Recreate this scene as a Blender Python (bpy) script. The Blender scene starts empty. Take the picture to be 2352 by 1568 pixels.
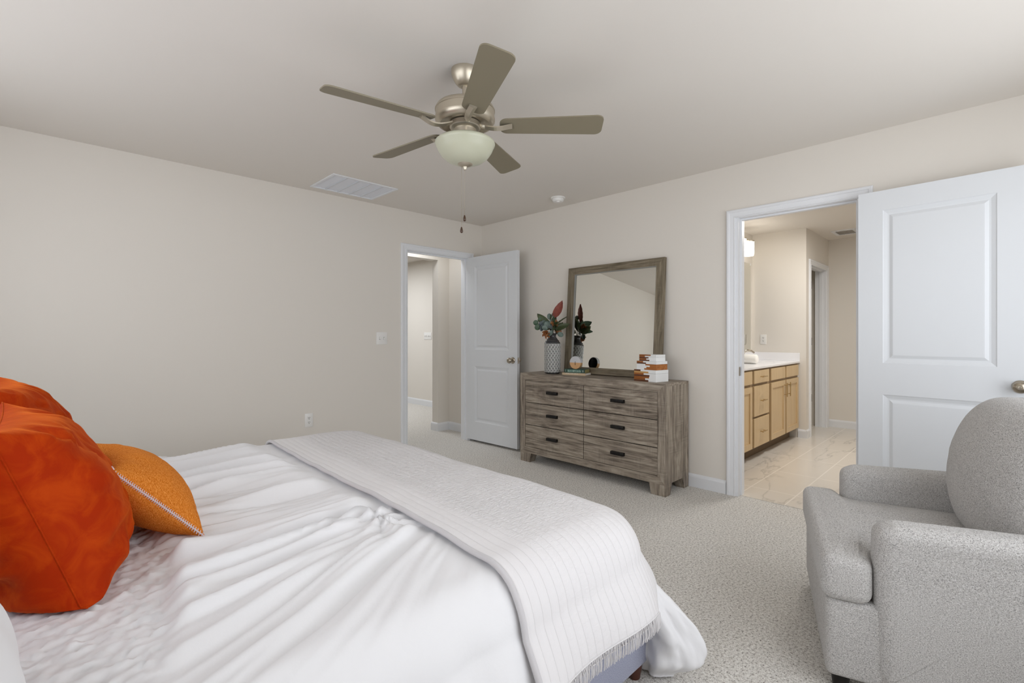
import bpy, bmesh, math, random
import numpy as np
from mathutils import Vector, Matrix, noise as mn

C = bpy.context.scene.collection
SC = bpy.context.scene
PI = math.pi
def R(d): return math.radians(d)

# ------------------------------------------------------------------ camera, world, light, exposure
cam_d = bpy.data.cameras.new('camera'); cam = bpy.data.objects.new('camera', cam_d); C.objects.link(cam)
cam.location = (0, 0, 1.19); cam.rotation_euler = (R(90), 0, R(45.296 - 90))
cam_d.sensor_width = 36; cam_d.lens = 1104.8 / 2352 * 36; cam_d.shift_y = -16.3 / 2352
cam_d.clip_start = 0.05
SC.camera = cam
vs = SC.view_settings; vs.view_transform = 'Standard'; vs.look = 'None'; vs.gamma = 1; vs.use_curve_mapping = False
vs.exposure = 0.31
SC.display_settings.display_device = 'sRGB'
SC.cycles.max_bounces = 10; SC.cycles.diffuse_bounces = 8; SC.cycles.sample_clamp_indirect = 6
SC.cycles.caustics_reflective = False; SC.cycles.caustics_refractive = False

w = bpy.data.worlds.new('world'); SC.world = w; w.use_nodes = True
w.node_tree.nodes['Background'].inputs[0].default_value = (0.80, 0.88, 1.0, 1)
w.node_tree.nodes['Background'].inputs[1].default_value = 1.2

def area(name, loc, rot, sx, sy, power, col=(1, 1, 1), spread=180):
    d = bpy.data.lights.new(name, 'AREA'); d.shape = 'RECTANGLE'; d.size = sx; d.size_y = sy
    d.energy = power; d.color = col; d.spread = R(spread)
    o = bpy.data.objects.new(name, d); C.objects.link(o); o.location = loc; o.rotation_euler = rot
    return o
# daylight outside the wide window in the near wall and the one beside the bed
area('daylight_near', (1.75, -0.92, 1.50), (R(104), 0, 0), 3.1, 1.7, 42, (0.985, 0.99, 1.0))
area('daylight_left', (-1.0, 1.9, 1.62), (R(93), 0, R(-90)), 4.2, 1.3, 36, (0.985, 0.99, 1.0))
area('bath_ceiling_fill', (5.3, 0.9, 2.36), (0, 0, 0), 0.5, 0.5, 23, (1.0, 0.97, 0.93))  # added fill light that brightens the bathroom, no fixture behind it
area('hall_entry_fill', (3.05, 4.58, 2.40), (0, 0, 0), 0.4, 0.3, 3.5, (0.93, 0.96, 1.0))  # small unseen fill added to lift the hall entry
area('hall_ceiling_fill', (3.2, 7.0, 2.40), (0, 0, 0), 1.2, 1.2, 36, (0.93, 0.96, 1.0))  # added fill for the hall beyond the doorway, without a fixture

# ------------------------------------------------------------------ helpers
def lin(c):
    return c / 12.92 if c <= 0.04045 else ((c + 0.055) / 1.055) ** 2.4
def rgb(r, g, b): return (lin(r / 255), lin(g / 255), lin(b / 255), 1)

class N:
    """small node helper"""
    def __init__(s, name, rough=0.6, col=(0.8, 0.8, 0.8, 1), metal=0.0, spec=None):
        s.m = bpy.data.materials.new(name); s.m.use_nodes = True
        s.t = s.m.node_tree; s.b = s.t.nodes['Principled BSDF']
        s.b.inputs['Base Color'].default_value = col; s.b.inputs['Roughness'].default_value = rough
        s.b.inputs['Metallic'].default_value = metal
        if spec is not None: s.b.inputs['Specular IOR Level'].default_value = spec
        s._tc = None
    def n(s, k, **kw):
        x = s.t.nodes.new(k)
        for a, v in kw.items():
            if hasattr(x, a): setattr(x, a, v)
            else: x.inputs[a.replace('_', ' ')].default_value = v
        return x
    def l(s, a, b): s.t.links.new(a, b)
    def coord(s, kind='Object', scale=(1, 1, 1), rot=(0, 0, 0)):
        tc = s.n('ShaderNodeTexCoord'); mp = s.n('ShaderNodeMapping')
        mp.inputs['Scale'].default_value = scale; mp.inputs['Rotation'].default_value = rot
        s.l(tc.outputs[kind], mp.inputs[0]); return mp.outputs[0]
    def noise(s, vec, scale=5, detail=3, rough=0.5, dist=0):
        x = s.n('ShaderNodeTexNoise'); x.inputs['Scale'].default_value = scale
        x.inputs['Detail'].default_value = detail; x.inputs['Roughness'].default_value = rough
        x.inputs['Distortion'].default_value = dist; s.l(vec, x.inputs['Vector']); return x.outputs['Fac']
    def ramp(s, fac, stops, interp='LINEAR'):
        x = s.n('ShaderNodeValToRGB'); x.color_ramp.interpolation = interp
        el = x.color_ramp.elements
        while len(el) < len(stops): el.new(0.5)
        for e, (p, c) in zip(el, stops): e.position = p; e.color = c
        s.l(fac, x.inputs[0]); return x.outputs[0]
    def mix(s, fac, a, b, mode='MIX'):
        x = s.n('ShaderNodeMix', data_type='RGBA', blend_type=mode)
        for i, v in ((0, fac), (6, a), (7, b)):
            if hasattr(v, 'is_linked') or hasattr(v, 'links'): s.l(v, x.inputs[i])
            else: x.inputs[i].default_value = v
        return x.outputs[2]
    def math(s, op, a, b=0.0):
        x = s.n('ShaderNodeMath', operation=op)
        for i, v in ((0, a), (1, b)):
            if hasattr(v, 'links'): s.l(v, x.inputs[i])
            else: x.inputs[i].default_value = v
        return x.outputs[0]
    def base(s, c): s.l(c, s.b.inputs['Base Color']); return s
    def bump(s, h, strength=0.3, dist=0.002):
        x = s.n('ShaderNodeBump'); x.inputs['Strength'].default_value = strength
        x.inputs['Distance'].default_value = dist; s.l(h, x.inputs['Height'])
        s.l(x.outputs[0], s.b.inputs['Normal']); return s

def mesh_obj(name, verts, faces, mats, parent=None, loc=(0, 0, 0), rot=(0, 0, 0), smooth=None, mids=None, uvs=None):
    me = bpy.data.meshes.new(name); me.from_pydata([tuple(v) for v in verts], [], faces)
    if not isinstance(mats, (list, tuple)): mats = [mats]
    for m in mats: me.materials.append(m.m if isinstance(m, N) else m)
    if mids is not None: me.polygons.foreach_set('material_index', mids)
    if uvs is not None:
        uv = me.uv_layers.new(name='UVMap')
        li = np.zeros(len(me.loops), dtype=np.int32); me.loops.foreach_get('vertex_index', li)
        uv.data.foreach_set('uv', np.asarray(uvs, dtype=np.float32)[li].ravel())
    if smooth is not None:
        me.polygons.foreach_set('use_smooth', [True] * len(me.polygons))
        if smooth < 180: me.set_sharp_from_angle(angle=R(smooth))
    me.update()
    o = bpy.data.objects.new(name, me); C.objects.link(o)
    o.location = loc; o.rotation_euler = rot
    if parent: o.parent = parent
    return o

class G:
    def __init__(s): s.v = []; s.f = []; s.m = []
    def add(s, vs_, fs_, mid=0):
        k = len(s.v); s.v += [Vector(v) for v in vs_]; s.f += [[i + k for i in f] for f in fs_]; s.m += [mid] * len(fs_)
        return s
    def box(s, lo, hi, bev=0, seg=2, mid=0, M=None):
        bm = bmesh.new(); bmesh.ops.create_cube(bm, size=1)
        for v in bm.verts: v.co = Vector([lo[i] + (v.co[i] + .5) * (hi[i] - lo[i]) for i in range(3)])
        if bev > 0: bmesh.ops.bevel(bm, geom=bm.edges[:] + bm.verts[:], offset=bev, segments=seg, affect='EDGES', profile=0.5)
        bm.verts.index_update()
        vs_ = [v.co.copy() for v in bm.verts]; fs_ = [[v.index for v in f.verts] for f in bm.faces]; bm.free()
        if M is not None: vs_ = [M @ v for v in vs_]
        return s.add(vs_, fs_, mid)
    def lathe(s, prof, n=48, M=None, mid=0, cap=True):
        vs_ = []; fs_ = []
        for r, z in prof:
            for i in range(n):
                a = 2 * PI * i / n; vs_.append(Vector((r * math.cos(a), r * math.sin(a), z)))
        for j in range(len(prof) - 1):
            for i in range(n):
                fs_.append([j * n + i, j * n + (i + 1) % n, (j + 1) * n + (i + 1) % n, (j + 1) * n + i])
        if cap:
            if prof[0][0] > 1e-6: fs_.append(list(range(n))[::-1])
            if prof[-1][0] > 1e-6: fs_.append([(len(prof) - 1) * n + i for i in range(n)])
        if M is not None: vs_ = [M @ v for v in vs_]
        return s.add(vs_, fs_, mid)
    def tube(s, pts, r, n=10, mid=0, cap=True):
        pts = [Vector(p) for p in pts]; vs_ = []; fs_ = []
        rr = r if isinstance(r, (list, tuple)) else [r] * len(pts)
        up = Vector((0, 0, 1)); prev = None
        for k, p in enumerate(pts):
            d = (pts[min(k + 1, len(pts) - 1)] - pts[max(k - 1, 0)]).normalized()
            if prev is None:
                a = d.cross(up) if abs(d.z) < .95 else d.cross(Vector((1, 0, 0)))
            else: a = prev - d * prev.dot(d)
            a.normalize(); prev = a; b = d.cross(a)
            for i in range(n):
                t = 2 * PI * i / n; vs_.append(p + (a * math.cos(t) + b * math.sin(t)) * rr[k])
        for k in range(len(pts) - 1):
            for i in range(n):
                fs_.append([k * n + i, k * n + (i + 1) % n, (k + 1) * n + (i + 1) % n, (k + 1) * n + i])
        if cap: fs_.append(list(range(n))[::-1]); fs_.append([(len(pts) - 1) * n + i for i in range(n)])
        return s.add(vs_, fs_, mid)
    def prism(s, poly, z0, z1, mid=0, M=None):
        n = len(poly); vs_ = [Vector((x, y, z0)) for x, y in poly] + [Vector((x, y, z1)) for x, y in poly]
        fs_ = [list(range(n))[::-1], list(range(n, 2 * n))] + [[i, (i + 1) % n, n + (i + 1) % n, n + i] for i in range(n)]
        if M is not None: vs_ = [M @ v for v in vs_]
        return s.add(vs_, fs_, mid)
    def cushion(s, outline, w0, w1, r, crown, fn, center=None, chaikin=2, rings=8, mid=0, crown0=0.0):
        """rounded cushion: 2D outline, thickness along third axis w0..w1; fn(a,b,w)->xyz"""
        P = [Vector(p) for p in outline]; Q0 = []; m_ = len(P)
        for i in range(m_):
            a, p, b = P[i - 1], P[i], P[(i + 1) % m_]
            d1, d2 = (a - p), (b - p); l1, l2 = d1.length, d2.length; d1 = d1 / l1; d2 = d2 / l2
            ang = math.acos(max(-1, min(1, d1.dot(d2))))
            t = min(max(r * 1.3, .02) / max(math.tan(ang / 2), .05), l1 * .48, l2 * .48)
            s0, s1 = p + d1 * t, p + d2 * t
            for k in range(9):
                q = k / 8; Q0.append((s0 * (1 - q) ** 2 + p * 2 * q * (1 - q) * 1.0 + s1 * q * q))
        Q = []
        for i in range(len(Q0)):
            a, b = Q0[i], Q0[(i + 1) % len(Q0)]; ln = (b - a).length
            if ln < 1e-5: continue
            k = max(1, int(ln / 0.035))
            for j in range(k): Q.append(a.lerp(b, j / k))
        n = len(Q); c = Vector(center) if center else sum(Q, Vector((0, 0))) / n
        area_ = sum(Q[i].x * Q[(i + 1) % n].y - Q[(i + 1) % n].x * Q[i].y for i in range(n))
        sg = 1 if area_ > 0 else -1
        nor = []
        for i in range(n):
            t = Q[(i + 1) % n] - Q[i - 1]; nn = Vector((t.y, -t.x)) * sg
            nn.normalize(); nor.append(nn)
        layers = []
        def inner(side):
            out = []
            for k in range(rings + 1):
                q = k / rings; ww = (w1 + crown * (1 - (1 - q) ** 2.2)) if side > 0 else (w0 - crown0 * (1 - (1 - q) ** 2.2))
                out.append(([(Q[i] - nor[i] * r).lerp(c, q * .999) for i in range(n)], ww))
            return out
        layers += inner(-1)[::-1]
        h = (w1 - w0) / 2; rz = min(r, h)
        for k in range(1, 6):
            a = -PI / 2 + PI / 2 * k / 5
            layers.append(([Q[i] - nor[i] * r * (1 - math.cos(a)) for i in range(n)], w0 + rz + rz * math.sin(a)))
        for k in range(0, 5):
            a = PI / 2 * k / 5
            layers.append(([Q[i] - nor[i] * r * (1 - math.cos(a)) for i in range(n)], w1 - rz + rz * math.sin(a)))
        layers += inner(1)
        vs_ = [Vector(fn(p.x, p.y, ww)) for L_, ww in layers for p in L_]
        fs_ = []
        for j in range(len(layers) - 1):
            for i in range(n):
                fs_.append([j * n + i, j * n + (i + 1) % n, (j + 1) * n + (i + 1) % n, (j + 1) * n + i])
        fs_.append(list(range(n))[::-1]); fs_.append([(len(layers) - 1) * n + i for i in range(n)])
        return s.add(vs_, fs_, mid)
    def build(s, name, mats, parent=None, loc=(0, 0, 0), rot=(0, 0, 0), smooth=None, fix=True):
        o = mesh_obj(name, s.v, s.f, mats, parent, loc, rot, None, s.m)
        if fix:
            bm = bmesh.new(); bm.from_mesh(o.data); bmesh.ops.recalc_face_normals(bm, faces=bm.faces); bm.to_mesh(o.data); bm.free()
        if smooth is not None:
            o.data.polygons.foreach_set('use_smooth', [True] * len(o.data.polygons))
            if smooth < 180: o.data.set_sharp_from_angle(angle=R(smooth))
        return o

def tag(o, label=None, cat=None, group=None, kind=None):
    if label: o['label'] = label
    if cat: o['category'] = cat
    if group: o['group'] = group
    if kind: o['kind'] = kind
    return o
def thing(name, loc, label, cat, rotz=0, group=None, rot=None):
    o = bpy.data.objects.new(name, None); C.objects.link(o); o.location = loc
    o.rotation_euler = rot if rot else (0, 0, rotz); o.empty_display_size = .05
    return tag(o, label, cat, group)
def struct(o, label=None, cat=None): return tag(o, label, cat, kind='structure')

# ------------------------------------------------------------------ materials
def paint(name, c, bump=0.05, rough=0.85):
    m = N(name, rough, c, spec=0.25); v = m.coord('Object')
    m.bump(m.noise(v, 260, 3, 0.6), bump, 0.001); return m
M_wall = paint('wall_paint', rgb(223, 218, 210))
M_ceil = paint('ceiling_paint', rgb(224, 219, 212))
M_bathwall = M_wall
M_trim = N('white_trim', 0.38, rgb(226, 228, 231), spec=0.4)
M_door = N('white_door', 0.42, rgb(218, 221, 224), spec=0.4)
M_plastic = N('white_plastic', 0.35, rgb(232, 231, 228))
M_darkslot = N('dark_slot', 0.7, rgb(60, 58, 55))
M_nickel = N('satin_nickel', 0.28, rgb(176, 166, 150), 1.0)
M_fanmetal = N('brushed_nickel', 0.38, rgb(196, 187, 170), 0.85)
M_chrome = N('polished_nickel', 0.12, rgb(205, 198, 186), 1.0)
M_black = N('black_metal', 0.4, rgb(32, 30, 29), 0.6)
M_dark = N('dark_gap', 0.9, rgb(22, 18, 15))
M_mirror = N('mirror_glass', 0.0, rgb(232, 232, 226), 1.0)

m = M_carpet = N('carpet', 1.0, spec=0.05)
v = m.coord('Object')
vor = m.n('ShaderNodeTexVoronoi'); vor.inputs['Scale'].default_value = 150; m.l(v, vor.inputs['Vector'])
vd = m.coord('Object', (1, 1, 1))
n1 = m.noise(v, 230, 3, 0.7); n2 = m.noise(v, 95, 3, 0.65); n3 = m.noise(v, 9, 2, 0.5)
s1 = m.math('ADD', m.math('MULTIPLY', n1, 0.5), m.math('MULTIPLY', n2, 0.5))
c1 = m.ramp(s1, [(0.37, rgb(100, 95, 90)), (0.44, rgb(202, 198, 192)), (0.50, rgb(236, 233, 227)), (0.58, rgb(250, 248, 244))])
c1 = m.mix(m.math('MULTIPLY', vor.outputs['Distance'], 0.35), c1, rgb(140, 134, 126), 'MIX')
m.base(m.mix(0.12, c1, m.ramp(n3, [(0.35, (0.8, 0.8, 0.8, 1)), (0.65, (1, 1, 1, 1))]), 'MULTIPLY'))
m.bump(m.math('ADD', n2, m.math('MULTIPLY', n1, 0.8)), 0.6, 0.008)

m = M_tile = N('marble_tile', 0.22)
v = m.coord('Object')
vv = m.coord('Object', (1, 1, 1), (0, 0, 0.35)); vst = m.coord('Object', (1.0, 3.2, 1), (0, 0, -0.5))
vein = m.math('ABSOLUTE', m.math('SUBTRACT', m.noise(vst, 1.3, 4, 0.55, 0.5), 0.5))
big = m.noise(v, 1.5, 3, 0.5, 0.5)
vc = m.ramp(vein, [(0.0, rgb(192, 186, 178)), (0.008, rgb(202, 196, 188)), (0.03, rgb(218, 212, 203)), (1, rgb(222, 216, 207))])
vc = m.mix(m.ramp(big, [(0.42, (0, 0, 0, 1)), (0.58, (1, 1, 1, 1))]), rgb(220, 214, 205), vc)
br = m.n('ShaderNodeTexBrick'); br.offset = 0.33; br.offset_frequency = 1; br.squash = 1.0
br.inputs['Scale'].default_value = 1; br.inputs['Brick Width'].default_value = 0.61; br.inputs['Row Height'].default_value = 0.312
br.inputs['Mortar Size'].default_value = 0.0045; br.inputs['Mortar Smooth'].default_value = 0.1
mp = m.n('ShaderNodeMapping'); tcn = m.n('ShaderNodeTexCoord'); mp.inputs['Location'].default_value = (0.1, -1.355 + 0.312 * 10, 0)
m.l(tcn.outputs['Object'], mp.inputs[0]); m.l(mp.outputs[0], br.inputs['Vector'])
m.base(m.mix(br.outputs['Fac'], vc, rgb(236, 231, 223)))
m.bump(m.math('SUBTRACT', 1.0, br.outputs['Fac']), 0.2, 0.001)

def wood(name, ax, cols, fine=60, rough=0.5, bump=0.15, saw=True, big=3.0):
    """ax: index of grain direction"""
    m = N(name, rough, spec=0.35)
    sc = [fine] * 3; sc[ax] = fine / 22
    sb = [big * 3] * 3; sb[ax] = big * .55
    a = m.noise(m.coord('Object', tuple(sc)), 1.0, 5, 0.62, 0.6)
    b = m.noise(m.coord('Object', tuple(sb)), 1.0, 4, 0.6, 3.0)
    s2 = m.math('ADD', m.math('MULTIPLY', a, 0.6), m.math('MULTIPLY', b, 0.4))
    col = m.ramp(s2, cols)
    if saw:
        ss = [2.5] * 3; ss[ax] = 300
        sw = m.noise(m.coord('Object', tuple(ss)), 1.0, 2, 0.5)
        msk = m.ramp(m.noise(m.coord('Object', (9, 9, 9)), 1.0, 2, 0.5), [(0.5, (0, 0, 0, 1)), (0.66, (0.28, 0.28, 0.28, 1))])
        col = m.mix(msk, col, m.ramp(sw, [(0.4, cols[0][1]), (0.6, cols[-1][1])]))
    m.base(col); m.bump(a, bump, 0.001); return m
GC = [(0.36, rgb(82, 73, 64)), (0.45, rgb(120, 109, 97)), (0.53, rgb(148, 137, 123)), (0.65, rgb(180, 170, 155))]
M_woodY = wood('grey_oak_horizontal', 1, GC); M_woodZ = wood('grey_oak_vertical', 2, GC); M_woodX = wood('grey_oak_deep', 0, GC)
MC = [(0.36, rgb(84, 75, 60)), (0.46, rgb(108, 98, 80)), (0.54, rgb(126, 115, 96)), (0.66, rgb(148, 138, 118))]
M_mwY = wood('mirror_oak_horizontal', 1, MC); M_mwZ = wood('mirror_oak_vertical', 2, MC)
M_maple = wood('maple', 2, [(0.3, rgb(200, 173, 132)), (0.5, rgb(206, 180, 140)), (0.7, rgb(212, 187, 148))], 25, 0.4, 0.03, False, 1.5)
M_acacia = [wood('acacia_%d' % i, 1, [(0.35, a), (0.5, b), (0.65, c)], 70, 0.45, 0.05, False) for i, (a, b, c) in enumerate([
    (rgb(118, 66, 24), rgb(152, 90, 38), rgb(176, 112, 56)), (rgb(74, 40, 22), rgb(98, 56, 32), rgb(120, 74, 44)),
    (rgb(176, 130, 72), rgb(196, 150, 90), rgb(206, 166, 108)), (rgb(140, 82, 34), rgb(168, 104, 50), rgb(188, 124, 66))])]
M_whitebox = N('white_lacquer', 0.3, rgb(236, 238, 238))

def cloth(name, c, c2=None, scale=900, rough=0.9, bump=0.15, sheen=0.2):
    m = N(name, rough, c, spec=0.15); m.b.inputs['Sheen Weight'].default_value = sheen
    v = m.coord('Object'); nz = m.noise(v, scale, 2, 0.6)
    if c2: m.base(m.ramp(nz, [(0.38, c2), (0.62, c)]))
    m.bump(nz, bump, 0.001); return m
M_sheet = cloth('white_cotton', rgb(228, 228, 230), None, 700, 0.9, 0.05, 0.1)
# the ruched band of the duvet cover
m = M_duvet = N('white_duvet_cotton', 0.9, rgb(228, 228, 230), spec=0.15); m.b.inputs['Sheen Weight'].default_value = 0.1
v = m.coord('Object', (1, 1, 1)); m.bump(m.noise(v, 60, 3, 0.5), 0.10, 0.004)
# quilted coverlet: channels every 33 mm plus crinkle
m = M_quilt = N('quilted_coverlet', 0.9, rgb(224, 222, 223), spec=0.15); m.b.inputs['Sheen Weight'].default_value = 0.15
uv = m.coord('UV'); sx = m.n('ShaderNodeSeparateXYZ'); m.l(uv, sx.inputs[0])
tri = m.math('PINGPONG', sx.outputs[0], 0.0165)
ch = m.math('POWER', m.math('MULTIPLY', tri, 1 / 0.0165), 0.4)
cr = m.noise(m.coord('UV', (38, 95, 1)), 1.0, 3, 0.6, 0.8)
# crinkle only across the middle of the cloth, flat stitched bands by the edges
md = m.ramp(sx.outputs[0], [(0.10, (0.15,) * 3 + (1,)), (0.17, (1, 1, 1, 1)), (0.60, (1, 1, 1, 1)), (0.68, (0.15,) * 3 + (1,))])
md = m.math('MULTIPLY', md, m.ramp(m.math('MULTIPLY', sx.outputs[1], 0.25), [(0.22, (0.1,) * 3 + (1,)), (0.31, (1, 1, 1, 1))]))
m.bump(m.math('ADD', m.math('MULTIPLY', ch, 0.55), m.math('MULTIPLY', cr, m.math('MULTIPLY', md, 2.6))), 0.7, 0.007)
M_hem = cloth('coverlet_hem', rgb(200, 198, 200), None, 800, 0.9, 0.05)
M_fringe = cloth('cotton_fringe', rgb(216, 214, 215), None, 800, 0.95, 0.1)
M_denim = cloth('blue_grey_weave', rgb(172, 175, 192), rgb(132, 136, 158), 450, 0.9, 0.4)
M_legwood = N('dark_walnut', 0.4, rgb(74, 36, 24))
def velvet(name, c, c2):
    m = N(name, 0.75, c, spec=0.1); v = m.coord('Object')
    nz = m.noise(v, 14, 4, 0.6, 0.8)
    lw = m.n('ShaderNodeLayerWeight'); lw.inputs['Blend'].default_value = 0.35
    m.base(m.mix(m.ramp(nz, [(0.42, (0, 0, 0, 1)), (0.66, (1, 1, 1, 1))]), c, c2))
    m.b.inputs['Sheen Weight'].default_value = 0.45; m.b.inputs['Sheen Roughness'].default_value = 0.35
    m.b.inputs['Sheen Tint'].default_value = rgb(255, 140, 40)
    m.bump(m.math('ADD', m.noise(v, 16, 4, 0.6, 1.0), m.math('MULTIPLY', m.noise(v, 60, 3, 0.6), 0.3)), 0.25, 0.008); return m
M_velvet = velvet('rust_velvet', rgb(164, 42, 0), rgb(184, 62, 4))
m = M_tweed = N('orange_tweed', 0.95, spec=0.1)
a = m.noise(m.coord('Object', (90, 900, 900)), 1.0, 2, 0.6); b = m.noise(m.coord('Object', (900, 160, 160)), 1.0, 2, 0.6)
s2 = m.math('ADD', m.math('MULTIPLY', a, 0.5), m.math('MULTIPLY', b, 0.5))
m.base(m.ramp(s2, [(0.38, rgb(176, 84, 16)), (0.5, rgb(214, 126, 40)), (0.62, rgb(236, 160, 84))])); m.bump(s2, 0.5, 0.002)
m = M_chair = N('grey_boucle_weave', 0.95, spec=0.1)
a = m.noise(m.coord('Object', (700, 260, 260)), 1.0, 2, 0.6); b = m.noise(m.coord('Object', (220, 220, 900)), 1.0, 2, 0.6)
c = m.noise(m.coord('Object', (260, 700, 260)), 1.0, 2, 0.6)
s2 = m.math('ADD', m.math('ADD', m.math('MULTIPLY', a, 0.33), m.math('MULTIPLY', b, 0.34)), m.math('MULTIPLY', c, 0.33))
m.base(m.ramp(s2, [(0.36, rgb(134, 131, 128)), (0.44, rgb(176, 173, 170)), (0.52, rgb(196, 194, 191)), (0.62, rgb(218, 216, 214))]))
ds = m.noise(m.coord('Object', (170, 170, 780)), 1.0, 2, 0.55); ds2 = m.noise(m.coord('Object', (170, 700, 400)), 1.0, 2, 0.55)
dm = m.ramp(m.math('MINIMUM', ds, ds2), [(0.32, (1, 1, 1, 1)), (0.39, (0, 0, 0, 1))])
lnk = m.b.inputs['Base Color'].links[0].from_socket
m.base(m.mix(dm, lnk, rgb(130, 127, 125))); m.bump(m.math('SUBTRACT', s2, m.math('MULTIPLY', dm, 0.4)), 0.8, 0.003)
m.b.inputs['Sheen Weight'].default_value = 0.2
M_bowl = N('frosted_glass', 0.3, rgb(190, 191, 170)); M_bowl.b.inputs['Subsurface Weight'].default_value = 0.0
M_blade = N('blade_taupe', 0.5, rgb(132, 124, 104))
M_bead = N('dark_bead_wood', 0.25, rgb(66, 44, 28))
M_lamp = N('lit_shade', 0.4, (1, 1, 1, 1)); M_lamp.b.inputs['Emission Color'].default_value = (1, 0.93, 0.82, 1); M_lamp.b.inputs['Emission Strength'].default_value = 6.0
M_counter = N('white_cultured_marble', 0.2, rgb(236, 236, 238))
M_brass = N('brushed_brass', 0.3, rgb(196, 170, 124), 1.0)
M_hinge = N('hinge_nickel', 0.4, rgb(110, 104, 94), 1.0)
M_toekick = N('toe_kick', 0.7, rgb(110, 90, 66))
M_towel = cloth('white_towel', rgb(240, 238, 232), None, 300, 1.0, 0.3)
def glass(name):
    m = bpy.data.materials.new(name); m.use_nodes = True; t = m.node_tree; t.nodes.clear()
    o = t.nodes.new('ShaderNodeOutputMaterial'); x = t.nodes.new('ShaderNodeMixShader'); a = t.nodes.new('ShaderNodeBsdfTransparent'); g = t.nodes.new('ShaderNodeBsdfGlossy')
    g.inputs['Roughness'].default_value = 0.0; x.inputs[0].default_value = 0.05
    t.links.new(a.outputs[0], x.inputs[1]); t.links.new(g.outputs[0], x.inputs[2]); t.links.new(x.outputs[0], o.inputs[0]); return m
M_glass = glass('window_glass')

# ------------------------------------------------------------------ room shell
X0, X1, Y0, Y1, H = -0.72, 3.664, -0.62, 4.202, 2.44   # left / right / near / far faces of the bedroom
T = 0.115
AX0, AX1, BZ = 2.655, 3.472, 2.06          # rough opening in the far wall (hall door)
BY0, BY1 = 0.604, 1.359                    # rough opening in the right wall (bath door)
def walls(name, boxes, mat=M_wall):
    g = G()
    for lo, hi in boxes: g.box(lo, hi)
    return struct(g.build(name, mat))
struct(G().box((X0 - T, Y0 - T, -0.12), (X1 + 0.035, Y1 + T, 0)).box((-1.6, Y1 + T, -0.12), (4.62, 10.0, 0)).build('floor', M_carpet))
walls('ceiling', [((X0 - T, Y0 - T, H), (X1 + T, Y1 + T, H + .1)), ((-1.6, Y1 + T, H), (4.75, 10.0, H + .1))], M_ceil)
walls('wall_far', [((X0 - T, Y1, 0), (AX0, Y1 + T, H)), ((AX1, Y1, 0), (X1 + T, Y1 + T, H)), ((AX0, Y1, BZ), (AX1, Y1 + T, H))])
walls('wall_right', [((X1, Y0 - T, 0), (X1 + T, BY0, H)), ((X1, BY1, 0), (X1 + T, Y1, H)), ((X1, BY0, BZ), (X1 + T, BY1, H))])
WL = (0.30, 3.55, 0.95, 2.15)   # left wall window y0 y1 z0 z1
walls('wall_left', [((X0 - T, Y0 - T, 0), (X0, WL[0], H)), ((X0 - T, WL[1], 0), (X0, Y1, H)), ((X0 - T, WL[0], 0), (X0, WL[1], WL[2])), ((X0 - T, WL[0], WL[3]), (X0, WL[1], H))])
WN = (0.3, 3.2, 0.65, 2.15)
walls('wall_near', [((X0, Y0 - T, 0), (WN[0], Y0, H)), ((WN[1], Y0 - T, 0), (X1, Y0, H)), ((WN[0], Y0 - T, 0), (WN[1], Y0, WN[2])), ((WN[0], Y0 - T, WN[3]), (WN[1], Y0, H))])
# hallway beyond the far wall
walls('wall_hall', [((3.69, Y1 + T, 0), (3.81, 4.85, H)),
                    ((3.52, 4.85, 0), (3.81, 4.97, H)), ((1.9, 4.85, 2.105), (3.52, 4.97, H)), ((-1.6, 4.85, 0), (1.9, 4.97, H)), ((-1.6, Y1 + T, 0), (-1.5, 4.85, H))])
walls('wall_hall_far', [((4.62, 4.85, 0), (4.74, 10.0, H)), ((-1.6, 9.9, 0), (4.62, 10.0, H)), ((-1.7, 4.97, 0), (-1.6, 10, H)), ((3.81, 4.85, 0), (4.62, 4.97, H))])
# bathroom beyond the right wall
BH = 2.405
struct(G().box((X1 + 0.035, -1.2, -0.12), (8.0, 2.3, 0.004)).build('floor', M_tile))
walls('ceiling', [((X1 + T, -1.2, BH), (8.0, 2.3, BH + .1))], M_ceil)
walls('wall_bath_back', [((X1 + T, 2.12, 0), (6.25, 2.24, BH))])
BD = (6.42, 7.16)   # opening of the linen closet door in the side wall
walls('wall_bath_side', [((6.25, 1.54, 0), (BD[0], 2.24, BH)), ((BD[1], 1.54, 0), (7.39, 1.66, BH)), ((BD[0], 1.54, 2.02), (BD[1], 1.66, BH)), ((BD[0], 2.12, 0), (7.39, 2.24, BH)), ((7.27, 1.66, 0), (7.39, 2.12, BH))])
walls('wall_bath_far', [((7.27, -1.2, 0), (7.39, 1.54, BH))])
walls('wall_bath_near', [((X1 + T, -1.32, 0), (7.39, -1.2, BH))])

# baseboards: profile swept along a straight run; f maps (along, out, up)
def basebd(name, f, a0, a1, h=0.10, mat=M_trim):
    prof = [(0, 0), (0.014, 0), (0.014, h - 0.022), (0.011, h - 0.012), (0.005, h - 0.004), (0.0, h)]
    g = G(); n = len(prof)
    vs_ = [f(a0, o, z) for o, z in prof] + [f(a1, o, z) for o, z in prof]
    fs_ = [[i, (i + 1) % n, n + (i + 1) % n, n + i] for i in range(n)] + [list(range(n)), list(range(n, 2 * n))]
    g.add(vs_, fs_); return struct(g.build(name, mat))
fA = lambda a, o, z: (a, Y1 - o, z)
fB = lambda a, o, z: (X1 - o, a, z)
basebd('baseboard_far', fA, X0, 2.591)
basebd('baseboard_far', fA, 3.538, X1 - 0.002)
basebd('baseboard_right', fB, 1.426, Y1)
basebd('baseboard_right', fB, Y0, 0.537)
basebd('baseboard_near', lambda a, o, z: (a, Y0 + o, z), X0, X1)
basebd('baseboard_left', lambda a, o, z: (X0 + o, a, z), Y0, Y1)
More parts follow.
